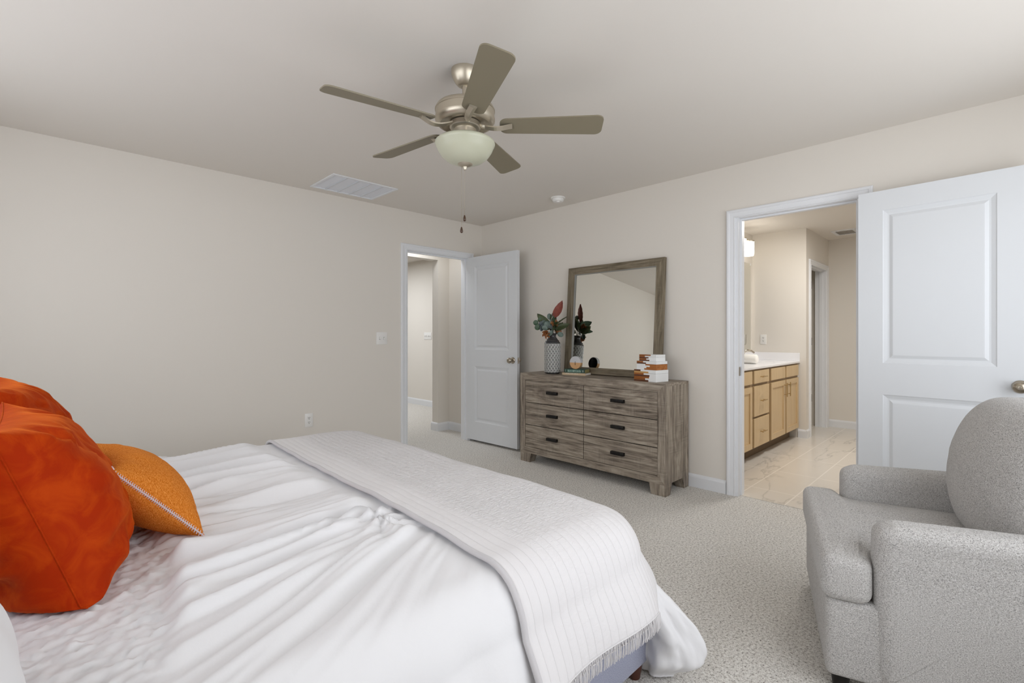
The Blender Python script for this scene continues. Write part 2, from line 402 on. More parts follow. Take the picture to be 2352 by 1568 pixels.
basebd('baseboard_hall', lambda a, o, z: (3.69 - o, a, z), Y1 + T, 4.836)
basebd('baseboard_hall', lambda a, o, z: (a, 4.85 - o, z), 3.506, 3.69)
basebd('baseboard_hall', lambda a, o, z: (3.52 - o, a, z), 4.850, 4.984)
basebd('baseboard_hall_far', lambda a, o, z: (4.62 - o, a, z), 4.97, 9.9)
basebd('baseboard_bath', lambda a, o, z: (6.25 - o, a, z), 1.540, 1.62)
basebd('baseboard_bath', lambda a, o, z: (a, 1.54 - o, z), 6.236, 6.355)
basebd('baseboard_bath_far', lambda a, o, z: (7.27 - o, a, z), -1.2, 1.54)

# door casings and jambs
def casing(name, f, a0, a1, zt, wd=0.064):
    prof = [(0.0, 0.0), (0.0, 0.010), (0.006, 0.013), (0.010, 0.009), (0.016, 0.011), (0.040, 0.014), (0.044, 0.018), (0.056, 0.019), (wd, 0.014), (wd, 0.0)]
    g = G(); n = len(prof); rows = []
    for o, p in prof:
        rows.append([f(a0 - o, p, 0), f(a0 - o, p, zt + o), f(a1 + o, p, zt + o), f(a1 + o, p, 0)])
    vs_ = [r[k] for k in range(4) for r in rows]
    fs_ = []
    for k in range(3):
        for i in range(n): fs_.append([k * n + i, k * n + (i + 1) % n, (k + 1) * n + (i + 1) % n, (k + 1) * n + i])
    fs_ += [list(range(n)), list(range(3 * n, 4 * n))]
    g.add(vs_, fs_); return struct(g.build(name, M_trim))
def jamb(name, f, a0, a1, zt, d, stop=True):
    """f(along, depth into the wall, up); lining 19 mm plus stop strip"""
    g = G()
    def bx(u0, u1, e0, e1, z0, z1):
        p = [f(u, e, z) for u in (u0, u1) for e in (e0, e1) for z in (z0, z1)]
        lo = [min(q[i] for q in p) for i in range(3)]; hi = [max(q[i] for q in p) for i in range(3)]; g.box(lo, hi)
    j = 0.019
    bx(a0, a0 + j, 0, d, 0, zt); bx(a1 - j, a1, 0, d, 0, zt); bx(a0 + j, a1 - j, 0, d, zt - j, zt)
    if stop:
        s0, s1 = 0.038, 0.072
        bx(a0 + j, a0 + j + .011, s0, s1, 0, zt - j); bx(a1 - j - .011, a1 - j, s0, s1, 0, zt - j); bx(a0 + j + .011, a1 - j - .011, s0, s1, zt - j - .011, zt - j)
    return struct(g.build(name, M_trim))
casing('trim_1', fA, AX0, AX1, 2.043, 0.063)
jamb('trim_1', lambda a, e, z: (a, Y1 + e, z), AX0, AX1, BZ, T)
casing('trim_2', fB, BY0, BY1, 2.043, 0.063)
jamb('trim_2', lambda a, e, z: (X1 + e, a, z), BY0, BY1, BZ, T)
casing('trim_2', lambda a, o, z: (X1 + T + o, a, z), BY0, BY1, 2.043)
casing('trim_1', lambda a, o, z: (a, Y1 + T + o, z), AX0, AX1, 2.043)
casing('trim_3', lambda a, o, z: (a, 1.54 - o, z), BD[0], BD[1], 2.0)
jamb('trim_3', lambda a, e, z: (a, 1.54 + e, z), BD[0], BD[1], 2.02, 0.12)
# latch strike plates on the two jambs
tag(G().box((AX0 + .019, Y1 + .008, 0.885), (AX0 + .0205, Y1 + .034, 0.945), 0.0004, 1).build('strike_plate', M_nickel), 'narrow nickel strike plate on the left jamb of the hallway doorway', 'strike plate')
tag(G().box((X1 + .008, BY1 - .0205, 0.885), (X1 + .036, BY1 - .019, 0.95), 0.0004, 1).build('strike_plate', M_nickel), 'nickel strike plate on the left jamb of the bathroom doorway', 'strike plate')

# windows (behind the camera and beside the bed): they let the daylight in
def window(name, f, a0, a1, z0, z1, n):
    g = G()
    def bx(g_, u0, u1, e0, e1, q0, q1):
        p = [f(u, e, z) for u in (u0, u1) for e in (e0, e1) for z in (q0, q1)]
        g_.box([min(q[i] for q in p) for i in range(3)], [max(q[i] for q in p) for i in range(3)])
    fw = 0.045
    bx(g, a0, a1, .03, .09, z0, z0 + fw); bx(g, a0, a1, .03, .09, z1 - fw, z1)
    for i in range(n + 1):
        c_ = a0 + (a1 - a0) * i / n; u0 = max(a0, c_ - fw / 2) if 0 < i < n else (a0 if i == 0 else a1 - fw)
        bx(g, u0, u0 + fw, .03, .09, z0 + fw, z1 - fw)
    bx(g, a0 + fw, a1 - fw, .05, .08, (z0 + z1) / 2 - .02, (z0 + z1) / 2 + .02)
    o = struct(g.build(name, M_trim))
    p = G(); bx(p, a0 + fw, a1 - fw, .062, .066, z0 + fw, z1 - fw); p.build('pane', M_glass, o)
    s_ = G(); bx(s_, a0 - .03, a1 + .03, -.05, .03, z0 - .02, z0); s_.build('sill', M_trim, o)
window('window_1', lambda a, e, z: (a, Y0 - e, z), WN[0], WN[1], WN[2], WN[3], 3)
window('window_2', lambda a, e, z: (X0 - e, a, z), WL[0], WL[1], WL[2], WL[3], 3)

# ------------------------------------------------------------------ doors
def door_leaf(name, wd, ht, th, loc, rotz, panels, label):
    """local: x along width from hinge, y thickness 0..th, z up; two moulded panels on each face"""
    g = G(); px0, px1 = panels[0][0], panels[0][1]
    for side in (0, 1):
        y = 0 if side == 0 else th; d = 1 if side == 0 else -1
        def q(x0, x1, z0, z1): g.add([(x0, y, z0), (x1, y, z0), (x1, y, z1), (x0, y, z1)], [[0, 1, 2, 3]])
        zs = sorted([z for p in panels for z in (p[2], p[3])])
        q(0, px0, 0, ht); q(px1, wd, 0, ht)
        lv = [0] + zs + [ht]
        for k in range(0, len(lv), 2): q(px0, px1, lv[k], lv[k + 1])
        for (a0, a1, b0, b1) in panels:
            rings = [(0, 0), (.004, .0035), (.022, .010), (.030, .0105), (.046, .0035), (.050, .003)]
            vs_ = []
            for ins, dep in rings:
                yy = y + d * dep
                vs_ += [(a0 + ins, yy, b0 + ins), (a1 - ins, yy, b0 + ins), (a1 - ins, yy, b1 - ins), (a0 + ins, yy, b1 - ins)]
            fs_ = []
            for k in range(len(rings) - 1):
                for i in range(4): fs_.append([4 * k + i, 4 * k + (i + 1) % 4, 4 * k + 4 + (i + 1) % 4, 4 * k + 4 + i])
            fs_.append([4 * (len(rings) - 1) + i for i in range(4)])
            g.add(vs_, fs_)
    g.add([(0, 0, 0), (wd, 0, 0), (wd, th, 0), (0, th, 0), (0, 0, ht), (wd, 0, ht), (wd, th, ht), (0, th, ht)], [[0, 3, 2, 1], [4, 5, 6, 7], [0, 4, 7, 3], [1, 2, 6, 5]])
    bm_o = g.build(name, M_door, None, loc, (0, 0, rotz), None)
    bm = bmesh.new(); bm.from_mesh(bm_o.data); bmesh.ops.remove_doubles(bm, verts=bm.verts, dist=1e-5); bmesh.ops.recalc_face_normals(bm, faces=bm.faces); bm.to_mesh(bm_o.data); bm.free()
    return struct(bm_o, label, 'door')
def knob(parent, x, z, th, privacy=False, sides=(0, 1)):
    for side in sides:
        M = Matrix.Translation((x, 0 if side == 0 else th, z)) @ Matrix.Rotation(R(90 if side == 0 else -90), 4, 'X')
        g = G().lathe([(0, 0), (.033, 0), (.033, .004), (.028, .009), (.013, .012), (.011, .030), (.016, .034), (.027, .044), (.0295, .054), (.027, .062), (.018, .068), (.012, .070)] + ([(.0115, .068), (.010, .068), (.009, .0725), (0, .073)] if privacy else [(0, .0705)]), 40, M)
        kb = g.build('door_knob', M_nickel, parent, smooth=50)
        if privacy: G().box((-.0015, -.007, .0725), (.0015, .007, .076), 0, M=M).build('turn_button', M_chrome, kb)
# hall door: hinged at the right jamb, swung into the room almost against the right wall
A = door_leaf('door_1', 0.762, 2.022, 0.035, (3.4445, 4.192, 0.024), R(-88.1), [(0.12, 0.642, 1.0, 1.915), (0.12, 0.642, 0.205, 0.815)], 'white two-panel door standing open between the hallway doorway and the dresser')
knob(A, 0.70, 0.90, 0.035)
G().box((.7615, .006, .87), (.7632, .029, .93), .0003, 1).build('latch_plate', M_chrome, A)
G().lathe([(0, 0), (.007, 0), (.006, .010), (0, .011)], 16, Matrix.Translation((.7632, .0175, .90)) @ Matrix.Rotation(R(90), 4, 'Y')).build('latch_bolt', M_chrome, A, smooth=40)
# bath door: hinged at the near jamb, folded back towards the wall
B = door_leaf('door_2', 0.762, 2.022, 0.035, (3.569, 0.600, 0.020), R(-93.2), [(0.12, 0.598, 1.0, 1.905), (0.12, 0.598, 0.205, 0.815)], 'large white two-panel door folded back beside the bathroom doorway, behind the armchair')
knob(B, 0.682, 0.905, 0.035, True, (0,))
for z in (0.22, 1.0, 1.80):
    for P_, xx in ((A, 0.0), (B, 0.0)):
        G().lathe([(0, 0), (.006, 0), (.006, .09), (0, .09)], 14, Matrix.Translation((xx + .004, .042, z))).build('hinge', M_hinge, P_, smooth=40)
# closet door in the bathroom side wall, standing ajar inwards
Dl = door_leaf('door_3', 0.71, 1.98, 0.035, (BD[0] + .235, 1.585, 0.02), R(78), [(0.12, 0.59, 1.0, 1.87), (0.12, 0.59, 0.2, 0.81)], 'white closet door in the bathroom side wall, ajar, with three dark hinges')
for z in (0.36, 1.04, 1.72):
    G().box((-.004, -.004, z), (.032, -.001, z + .09), .001, 1).build('hinge', M_hinge, Dl)

# ------------------------------------------------------------------ wall plates, vents, detector
def plate(name, origin, rotz, gangs, label, cat, kind='switch', ht=0.118):
    """local: x along wall, -y out of wall, z up; centre origin"""
    wd = 0.07 + 0.046 * (gangs - 1)
    t = thing(name, origin, label, cat, rotz)
    G().box((-wd / 2, -.006, -ht / 2), (wd / 2, 0, ht / 2), .0025, 2).build('wall_plate', M_plastic, t, smooth=40)
    for i in range(gangs):
        x = (i - (gangs - 1) / 2) * .046
        if kind == 'switch':
            up = 1 if i % 2 else -1
            G().box((x - .005, -.0065, -.012), (x + .005, -.0055, .012)).build('switch_slot', M_darkslot if gangs < 9 else M_plastic, t)
            M = Matrix.Translation((x, -.006, 0)) @ Matrix.Rotation(R(22 * up), 4, 'X')
            G().box((-.0042, -.013, -.0095), (.0042, .002, .0095), .001, 1, M=M).build('toggle', M_plastic, t)
        else:
            for zz in (-.019, .019):
                s_ = G().box((x - .017, -.0075, zz - .014), (x + .017, -.0055, zz + .014), .0015, 2).build('socket', M_plastic, t)
                g = G(); g.box((x - .0075, -.0082, zz - .001), (x - .0045, -.0074, zz + .008)); g.box((x + .0045, -.0082, zz - .001), (x + .0075, -.0074, zz + .008))
                g.box((x - .0025, -.0082, zz - .010), (x + .0025, -.0074, zz - .0045)); g.build('slot', M_darkslot, s_)
    return t
plate('light_switch', (2.381, Y1, 1.152), 0, 2, 'double toggle light switch on the bedroom wall, left of the hallway doorway', 'light switch')
plate('wall_outlet', (1.680, Y1, 0.447), 0, 1, 'white power outlet low on the bedroom wall just above the far edge of the bed', 'outlet', 'outlet')
plate('light_switch', (4.62, 6.65, 1.163), R(-90), 4, 'four-gang light switch on the bright hallway wall seen through the open door', 'light switch')
plate('wall_outlet', (6.25, 1.995, 1.13), R(-90), 1, 'power outlet on the bathroom wall above the counter splash', 'outlet', 'outlet')

t = thing('ceiling_vent', (1.925, 3.85, H), 'large white return-air grille in the bedroom ceiling near the far wall', 'vent')
g = G(); a, b, fw = .287, .226, .022
g.box((-a, -b, -.008), (a, -b + fw, 0), .002, 1); g.box((-a, b - fw, -.008), (a, b, 0), .002, 1)
g.box((-a, -b + fw, -.008), (-a + fw, b - fw, 0), .002, 1); g.box((a - fw, -b + fw, -.008), (a, b - fw, 0), .002, 1)
g.build('frame', M_trim, t)
g = G()
for i in range(1, 5):
    x = -a + fw + (2 * a - 2 * fw) * i / 5; g.box((x - .006, -b + fw, -.007), (x + .006, b - fw, -.001))
g.build('rib', N('vent_rib', .5, rgb(210, 213, 219)), t)
g = G(); k = 0; y = -b + fw + .008
while y < b - fw:
    g.box((-a + fw, y - .0045, -.0012), (a - fw, y + .0045, -.0002), M=None); y += .011
sl = g.build('louvres', N('vent_louvre', .5, rgb(226, 229, 236)), t)

t = thing('smoke_detector', (3.392, 2.83, H), 'round white smoke detector on the bedroom ceiling above the dresser', 'smoke detector')
Mf = Matrix.Rotation(PI, 4, 'X')
G().lathe([(0, 0), (.066, 0), (.068, .004), (.066, .010), (.058, .012), (0, .012)], 48, Mf).build('mounting_base', M_plastic, t, smooth=40)
G().lathe([(0, .012), (.052, .012), (.053, .026), (.048, .036), (.040, .041), (.028, .042), (0, .042)], 48, Mf).build('cover', M_plastic, t, smooth=40)
G().lathe([(0, .040), (.016, .041), (.015, .048), (0, .050)], 24, Matrix.Translation((-.018, -.016, 0)) @ Mf).build('test_button', M_plastic, t, smooth=40)

t = thing('exhaust_vent', (6.82, 1.27, BH), 'small white air register in the bathroom ceiling', 'vent')
g = G(); g.box((-.16, -.12, -.008), (.16, -.085, 0)); g.box((-.16, .085, -.008), (.16, .12, 0)); g.box((-.16, -.085, -.008), (-.12, .085, 0)); g.box((.12, -.085, -.008), (.16, .085, 0)); g.build('frame', M_trim, t)
g = G()
for i in range(9):
    M = Matrix.Translation((0, -.075 + i * .019, -.006)) @ Matrix.Rotation(R(40), 4, 'X'); g.box((-.12, -.008, -.001), (.12, .008, .001), M=M)
g.build('louvres', N('register_louvre', .5, rgb(176, 172, 168)), t)

# ------------------------------------------------------------------ ceiling fan
FX, FY, FZ = 1.446, 1.777, 2.168
fan = thing('ceiling_fan', (FX, FY, 0), 'five-blade brushed nickel ceiling fan with a frosted glass bowl', 'ceiling fan')
G().lathe([(0, H), (.066, H), (.066, H - .012), (.062, H - .030), (.048, H - .058), (.036, H - .072), (.026, H - .078), (.020, H - .078), (0, H - .078)], 56).build('canopy', M_fanmetal, fan, smooth=35)
G().lathe([(0, H - .075), (.0135, H - .075), (.0135, 2.300), (.024, 2.298), (.026, 2.288), (0, 2.288)], 32).build('downrod', M_fanmetal, fan, smooth=35)
G().lathe([(0, 2.283), (.060, 2.283), (.110, 2.276), (.134, 2.264), (.142, 2.250), (.142, 2.245), (.139, 2.243), (.139, 2.212), (.142, 2.210), (.141, 2.200), (.132, 2.186), (.118, 2.180), (.095, 2.190), (.070, 2.192), (0, 2.192)], 72).build('motor_housing', M_fanmetal, fan, smooth=35)
G().lathe([(0, 2.191), (.066, 2.191), (.072, 2.188), (.073, 2.168), (.070, 2.164), (.062, 2.160), (0, 2.160)], 56).build('flywheel', M_fanmetal, fan, smooth=35)
G().lathe([(0, 2.160), (.052, 2.160), (.052, 2.118), (.057, 2.114), (.060, 2.098), (0, 2.098)], 48).build('switch_housing', M_fanmetal, fan, smooth=35)
bw = G().lathe([(.055, 2.104), (.110, 2.108), (.130, 2.105), (.1405, 2.097), (.142, 2.090), (.139, 2.082), (.136, 2.078), (.128, 2.058), (.112, 2.034), (.086, 2.012), (.050, 1.998), (.016, 1.993), (0, 1.993)], 72, cap=False).build('glass_bowl', M_bowl, fan, smooth=60)
G().lathe([(.0, 2.006), (.036, 2.004), (.0375, 1.999), (.034, 1.993), (.020, 1.986), (.010, 1.983), (.0075, 1.974), (.0065, 1.970), (0, 1.969)], 40).build('finial', M_fanmetal, fan, smooth=40)
blade_poly = []
def blade_outline():
    r0, r1 = 0.165, 0.648; w0, w1 = .052, .067; P_ = []
    def arc(cx, cy, r, a0, a1, n=7): return [(cx + r * math.cos(R(a0 + (a1 - a0) * i / n)), cy + r * math.sin(R(a0 + (a1 - a0) * i / n))) for i in range(n + 1)]
    P_ += arc(r0 + .035, -w0 + .035, .035, 180, 270); P_ += arc(r1 - .032, -w1 + .032, .032, 270, 360)
    P_ += arc(r1 - .032, w1 - .032, .032, 0, 90); P_ += arc(r0 + .035, w0 - .035, .035, 90, 180)
    return P_
g_bl = G().prism(blade_outline(), -.003, .003)
g_ir = G()
# iron: curved arm from the flywheel out under the blade, hook shaped in plan
path = []
for i in range(12):
    s_ = i / 11; x = .066 + s_ * .158; y = -.016 * math.sin(s_ * PI * .8) + .004 * s_; z = .012 - .034 * math.sin(min(1, s_ * 1.15) * PI * .62) + .020 * s_ * s_
    path.append((x, y, z))
for i in range(11):
    wa, wb = .012 + .006 * i / 11, .012 + .006 * (i + 1) / 11
    (x0, y0, z0), (x1, y1, z1) = path[i], path[i + 1]
    g_ir.add([(x0, y0 - wa, z0), (x0, y0 + wa, z0), (x0, y0, z0 - .010), (x0, y0 + wa, z0 + .006), (x0, y0 - wa, z0 + .006),
              (x1, y1 - wb, z1), (x1, y1 + wb, z1), (x1, y1, z1 - .010), (x1, y1 + wb, z1 + .006), (x1, y1 - wb, z1 + .006)],
             [[0, 5, 7, 2], [2, 7, 6, 1], [1, 6, 8, 3], [3, 8, 9, 4], [4, 9, 5, 0]] + ([[0, 2, 1, 3, 4]] if i == 0 else []) + ([[5, 9, 8, 6, 7]] if i == 10 else []))
for k in range(5):
    ang = R(-46.6 + 72 * k)
    bl = g_bl.build('blade', M_blade, fan, (0, 0, FZ + .006), smooth=30)
    bl.rotation_mode = 'QUATERNION'
    bl.rotation_quaternion = (Matrix.Rotation(ang, 3, 'Z') @ Matrix.Rotation(R(-13), 3, 'X')).to_quaternion()
    bm = None
    ir = g_ir.build('blade_iron', M_fanmetal, fan, (0, 0, FZ - .001), smooth=50)
    ir.rotation_mode = 'QUATERNION'; ir.rotation_quaternion = (Matrix.Rotation(ang, 3, 'Z') @ Matrix.Rotation(R(-6), 3, 'X')).to_quaternion()
for nm, (dx, dy, zb) in (('pull_chain', (.000, .004, 1.732)), ('pull_chain', (-.012, .012, 1.676))):
    g = G(); g.tube([(dx, dy, zb + .02), (dx, dy, 1.985)], .0009, 6)
    z = zb + .03
    while z < 1.985: g.lathe([(0, z - .0014), (.0015, z), (0, z + .0014)], 6, Matrix.Translation((dx, dy, 0))); z += .0065
    ch_ = g.build(nm, M_chrome, fan)
    G().lathe([(0, zb - .006), (.004, zb - .005), (.0068, zb), (.0066, zb + .006), (.0042, zb + .018), (.0025, zb + .023), (0, zb + .023)], 20, Matrix.Translation((dx, dy, 0))).build('pull_bead', M_bead, ch_, smooth=50)

# ------------------------------------------------------------------ dresser
DX0, DX1, DY0, DY1, DZ = 3.266, 3.640, 1.708, 3.186, 0.827
dr = thing('dresser', (DX0, (DY0 + DY1) / 2, 0), 'wide grey oak six-drawer dresser with black bar pulls against the right wall', 'dresser')
ox, oy = dr.location.x, dr.location.y
L_ = lambda x, y, z: (x - ox, y - oy, z)
zb, ft = 0.085, 0.062    # underside of body, face-frame width
G().box(L_(DX0 + .019, DY0 + .0006, DZ - .02), L_(DX1, DY1 - .0006, DZ), .0008, 1).build('top', M_woodY, dr)
def frame_bar(name, poly, mat, x0=DX0 - .002, x1=DX0 + .02):   # poly in (y,z)
    M = Matrix(((0, 0, 1, 0), (1, 0, 0, 0), (0, 1, 0, 0), (0, 0, 0, 1)))
    o = G().prism([(y - oy, z) for y, z in poly], x0 - ox, x1 - ox, M=M).build(name, mat, dr)
    return o
yi0, yi1, zi0, zi1 = DY0 + ft, DY1 - ft, zb + .058, DZ - .064
frame_bar('frame_rail', [(DY0, DZ - .0005), (DY1, DZ - .0005), (yi1, zi1), (yi0, zi1)], M_woodY)
frame_bar('frame_rail', [(DY0, zb), (yi0, zi0), (yi1, zi0), (DY1, zb)], M_woodY)
frame_bar('frame_stile', [(DY0, zb), (DY0, DZ - .0005), (yi0, zi1), (yi0, zi0)], M_woodZ)
frame_bar('frame_stile', [(DY1, zb), (yi1, zi0), (yi1, zi1), (DY1, DZ - .0005)], M_woodZ)
G().box(L_(DX0 + .02, DY0 + .001, zb), L_(DX1, DY0 + .02, DZ - .02)).build('side_panel', M_woodZ, dr)
G().box(L_(DX0 + .02, DY1 - .02, zb), L_(DX1, DY1 - .001, DZ - .02)).build('side_panel', M_woodZ, dr)
G().box(L_(DX1 - .01, DY0 + .02, zb), L_(DX1, DY1 - .02, DZ - .02)).box(L_(DX0 + .02, DY0 + .02, zb), L_(DX1 - .01, DY1 - .02, zb + .015)).build('back_panel', M_woodY, dr)
G().box(L_(DX0 + .012, yi0, zi0), L_(DX0 + .016, yi1, zi1)).build('drawer_recess', M_dark, dr)
gap = .004; ym = 2.448; hz = (zi1 - zi0) / 3
for (ya, yb) in ((yi0, ym), (ym, yi1)):
    for k in range(3):
        z0_ = zi0 + hz * k
        d_ = G().box(L_(DX0 + .001, ya + gap * .75, z0_ + gap * .75), L_(DX0 + .012, yb - gap * .75, z0_ + hz - gap * .75), .001, 1).build('drawer', M_woodY, dr)
        yc = ya + (yb - ya) * .5; zc = z0_ + hz * .53
        g = G(); g.box(L_(DX0 - .024, yc - .060, zc - .013), L_(DX0 - .016, yc + .060, zc + .013), .003, 2)
        g.box(L_(DX0 - .020, yc - .060, zc + .005), L_(DX0 + .001, yc + .060, zc + .013), .002, 1)
        g.box(L_(DX0 - .020, yc - .060, zc - .012), L_(DX0 + .001, yc - .056, zc + .012), .001, 1); g.box(L_(DX0 - .020, yc + .056, zc - .012), L_(DX0 + .001, yc + .060, zc + .012), .001, 1)
        g.build('handle', M_black, d_, smooth=35)
for (ya, sg) in ((DY0, 1), (DY1, -1)):
    for xa, sx_ in ((DX0, 1), (DX1, -1)):
        # tapered block foot
        def P(dx, dy, z): return L_(xa + sx_ * dx, ya + sg * dy, z)
        vs_ = [P(.001, .001, 0), P(.075, .001, 0), P(.075, .115 if sx_ > 0 else .07, 0), P(.001, .115 if sx_ > 0 else .07, 0),
               P(0, 0, zb), P(.1, 0, zb), P(.1, .135 if sx_ > 0 else .09, zb), P(0, .135 if sx_ > 0 else .09, zb)]
        G().add(vs_, [[0, 1, 2, 3], [4, 5, 6, 7], [0, 1, 5, 4], [1, 2, 6, 5], [2, 3, 7, 6], [3, 0, 4, 7]]).build('foot', M_woodZ, dr)

# framed mirror standing on the dresser, leaning back to the wall
MY0, MY1, MW, MH = 1.900, 2.893, .074, .995
mt = thing('dresser_mirror', (3.556, (MY0 + MY1) / 2, DZ), 'large square mirror in a grey oak frame standing on the dresser', 'mirror', rot=(0, R(4.1), 0))
hw = (MY1 - MY0) / 2
def mbar(poly, mat):
    M = Matrix(((0, 0, 1, 0), (1, 0, 0, 0), (0, 1, 0, 0), (0, 0, 0, 1)))
    return G().prism(poly, 0, .028, M=M).build('frame_rail' if mat is M_mwY else 'frame_stile', mat, mt)
zb0, zb1 = .006, .064
mbar([(-hw, MH), (hw, MH), (hw - MW, MH - .066), (-hw + MW, MH - .066)], M_mwY)
mbar([(-hw, zb0), (hw, zb0), (hw - MW, zb1), (-hw + MW, zb1)], M_mwY)
mbar([(-hw, zb0), (-hw, MH), (-hw + MW, MH - .066), (-hw + MW, zb1)], M_mwZ)
mbar([(hw, zb0), (hw, MH), (hw - MW, MH - .066), (hw - MW, zb1)], M_mwZ)
G().box((.018, -hw + MW - .005, zb1 - .005), (.022, hw - MW + .005, MH - .061)).build('mirror_glass', M_mirror, mt)
g = G(); gi = .004
for lo, hi in (((.004, -hw + MW, zb1), (.018, -hw + MW + gi, MH - .066)), ((.004, hw - MW - gi, zb1), (.018, hw - MW, MH - .066)), ((.004, -hw + MW, MH - .07), (.018, hw - MW, MH - .066))): g.box(lo, hi)
g.build('inner_lip', N('grey_lip', .3, rgb(150, 150, 146)), mt)

# ------------------------------------------------------------------ vase with an artificial bouquet
vx, vy = 3.412, 2.914
vs_t = thing('vase', (vx, vy, DZ), 'tall grey ceramic vase embossed with looped ovals on the left of the dresser', 'vase')
m = M_vase = N('embossed_glaze', 0.18); at = m.n('ShaderNodeAttribute', attribute_name='relief')
m.base(m.ramp(at.outputs['Fac'], [(0.15, rgb(58, 60, 62)), (0.5, rgb(108, 108, 104)), (0.85, rgb(196, 196, 192))]))
nu, nv_ = 224, 150; vts = []; rel = []
zt_, r_b = .300, .074
for j in range(nv_ + 1):
    z = j / nv_ * zt_
    rb = r_b
    if z < .018: rb = .056 + .018 * math.sqrt(max(0, 1 - (1 - z / .018) ** 2))
    if z > zt_ - .022: q_ = (z - zt_ + .022) / .022; rb = r_b - .012 * q_ * q_
    for i in range(nu):
        a_ = 2 * PI * i / nu; cu = i / nu * 16; row = (z - .012) / .039
        fu = (cu + (.0)) % 1 - .5; fv = row % 1 - .5
        e1_ = abs(math.hypot(fu / .40, fv / .52) - 1); e2_ = abs(math.hypot(fu / .17, fv / .27) - 1) * .6
        sw_ = abs(fu - .5 * math.sin(row * PI) * .5) * 2
        h_ = max(math.exp(-(e1_ / .22) ** 2), math.exp(-(e2_ / .22) ** 2), .8 * math.exp(-(sw_ / .12) ** 2))
        env = min(1, max(0, (z - .008) / .008)) * min(1, max(0, (zt_ - .018 - z) / .006)); h_ *= env
        rr = rb + .0035 * h_ - .0015; vts.append((rr * math.cos(a_), rr * math.sin(a_), z)); rel.append(h_)
fcs = [[j * nu + i, j * nu + (i + 1) % nu, (j + 1) * nu + (i + 1) % nu, (j + 1) * nu + i] for j in range(nv_) for i in range(nu)]
fcs.append(list(range(nu))[::-1])
bod = mesh_obj('body', vts, fcs, M_vase, vs_t, smooth=180)
atr = bod.data.attributes.new('relief', 'FLOAT', 'POINT'); atr.data.foreach_set('value', rel)
G().lathe([(.0615, .298), (.064, .302), (.062, .307), (.056, .310), (.046, .322), (.036, .336), (.0335, .348), (.036, .360), (.043, .368), (.044, .372), (.041, .374), (.033, .366), (.028, .350), (.028, .30)], 56, cap=False).build('neck', N('charcoal_glaze', .15, rgb(64, 63, 64)), vs_t, smooth=40)
random.seed(11)
fl = thing('flower_arrangement', (vx, vy, DZ + .37), 'artificial bouquet of green leaves and orange blooms standing in the vase', 'flowers')
def leaf_mesh(g, base, dirv, length, width, roll=0, curl=.15, shape='pointed', cup=.15, face=None):
    """leaf with depth curl, midrib fold"""
    d = Vector(dirv).normalized(); side = d.cross(Vector((0, 0, 1)))
    if side.length < .1: side = d.cross(Vector((1, 0, 0)))
    side.normalize(); side = Matrix.Rotation(roll, 3, d) @ side
    if face is not None: side = d.cross(Vector(face)).normalized()
    nr = side.cross(d).normalized(); b0 = Vector(base)
    n = 9; V = []
    for i in range(n + 1):
        s_ = i / n
        wv = (math.sin(PI * s_ ** .8) ** .75 if shape == 'pointed' else math.sqrt(max(0, 1 - (2 * s_ - 1) ** 2))) * width / 2
        ctr = b0 + d * length * s_ - nr * curl * length * s_ * s_
        for q in (-1, -.5, 0, .5, 1): V.append(ctr + side * wv * q + nr * (abs(q) ** 1.5 * cup * width + .02 * width * math.sin(s_ * 26) * abs(q)))
    F = [[i * 5 + j, i * 5 + j + 1, (i + 1) * 5 + j + 1, (i + 1) * 5 + j] for i in range(n) for j in range(4)]
    g.add(V, F)
def leafmat(name, c, c2):
    m = N(name, .5); m.base(m.mix(m.noise(m.coord('Object', (40, 40, 40)), 1, 3), c, c2)); return m
ML1 = leafmat('magnolia_green', rgb(46, 58, 34), rgb(86, 98, 60)); ML2 = leafmat('eucalyptus', rgb(72, 90, 84), rgb(122, 138, 128)); ML3 = leafmat('rust_leaf', rgb(98, 40, 34), rgb(150, 78, 62))
ML4 = leafmat('slate_leaf', rgb(62, 72, 76), rgb(92, 104, 106)); ML5 = leafmat('round_green', rgb(48, 72, 50), rgb(72, 98, 72)); MFl = leafmat('orange_petal', rgb(130, 72, 28), rgb(184, 130, 84)); MSt = N('stem', .6, rgb(86, 78, 50))
# image-right is roughly (0.711,-0.703); work with axes r (right as seen) and b (towards the wall)
er = Vector((.711, -.703, 0)); eb = Vector((.703, .711, 0)); ez = Vector((0, 0, 1))
def W(r, b, z): return er * r + eb * b + ez * z
g = G()
leaf_mesh(g, W(.015, -.01, .14), W(.50, .2, .9), .185, .084, R(78), -.08, cup=.12, face=(-1, -.25, .15)); g.build('rust_leaf', ML3, fl, smooth=180)
g = G()
for (p, d, ln, wd_, ro) in [((-.02, -.02, .05), (-.85, .1, .95), .185, .078, 70), ((.02, .0, .06), (.75, .3, .75), .16, .05, 60), ((.01, .01, .05), (.12, .3, 1), .15, .06, 85),
                            ((.03, .0, .04), (1, .2, .42), .15, .055, 50), ((.035, -.02, .03), (.8, -.5, .35), .12, .055, 80), ((0, .03, .03), (.4, 1, .6), .15, .07, 30), ((-.02, .03, .04), (-.2, 1, .8), .16, .075, -20),
                            ((.01, .03, .03), (.7, .9, .35), .14, .065, 10), ((.0, -.02, .06), (-.25, -.2, 1), .12, .05, 80), ((.0, -.04, .03), (.3, -.6, .6), .12, .065, 0), ((-.01, .04, .02), (.2, .9, .9), .17, .08, 0), ((.03, .05, .02), (.6, .5, .7), .14, .07, 0), ((-.03, .02, .03), (-.6, .6, .6), .15, .07, 0)]:
    leaf_mesh(g, W(*p), W(*d), ln, wd_, R(ro), .12, face=(-1, random.uniform(-.9, .5), random.uniform(0, .9)))
g.build('magnolia_leaves', ML1, fl, smooth=180)
g = G(); ge = G()
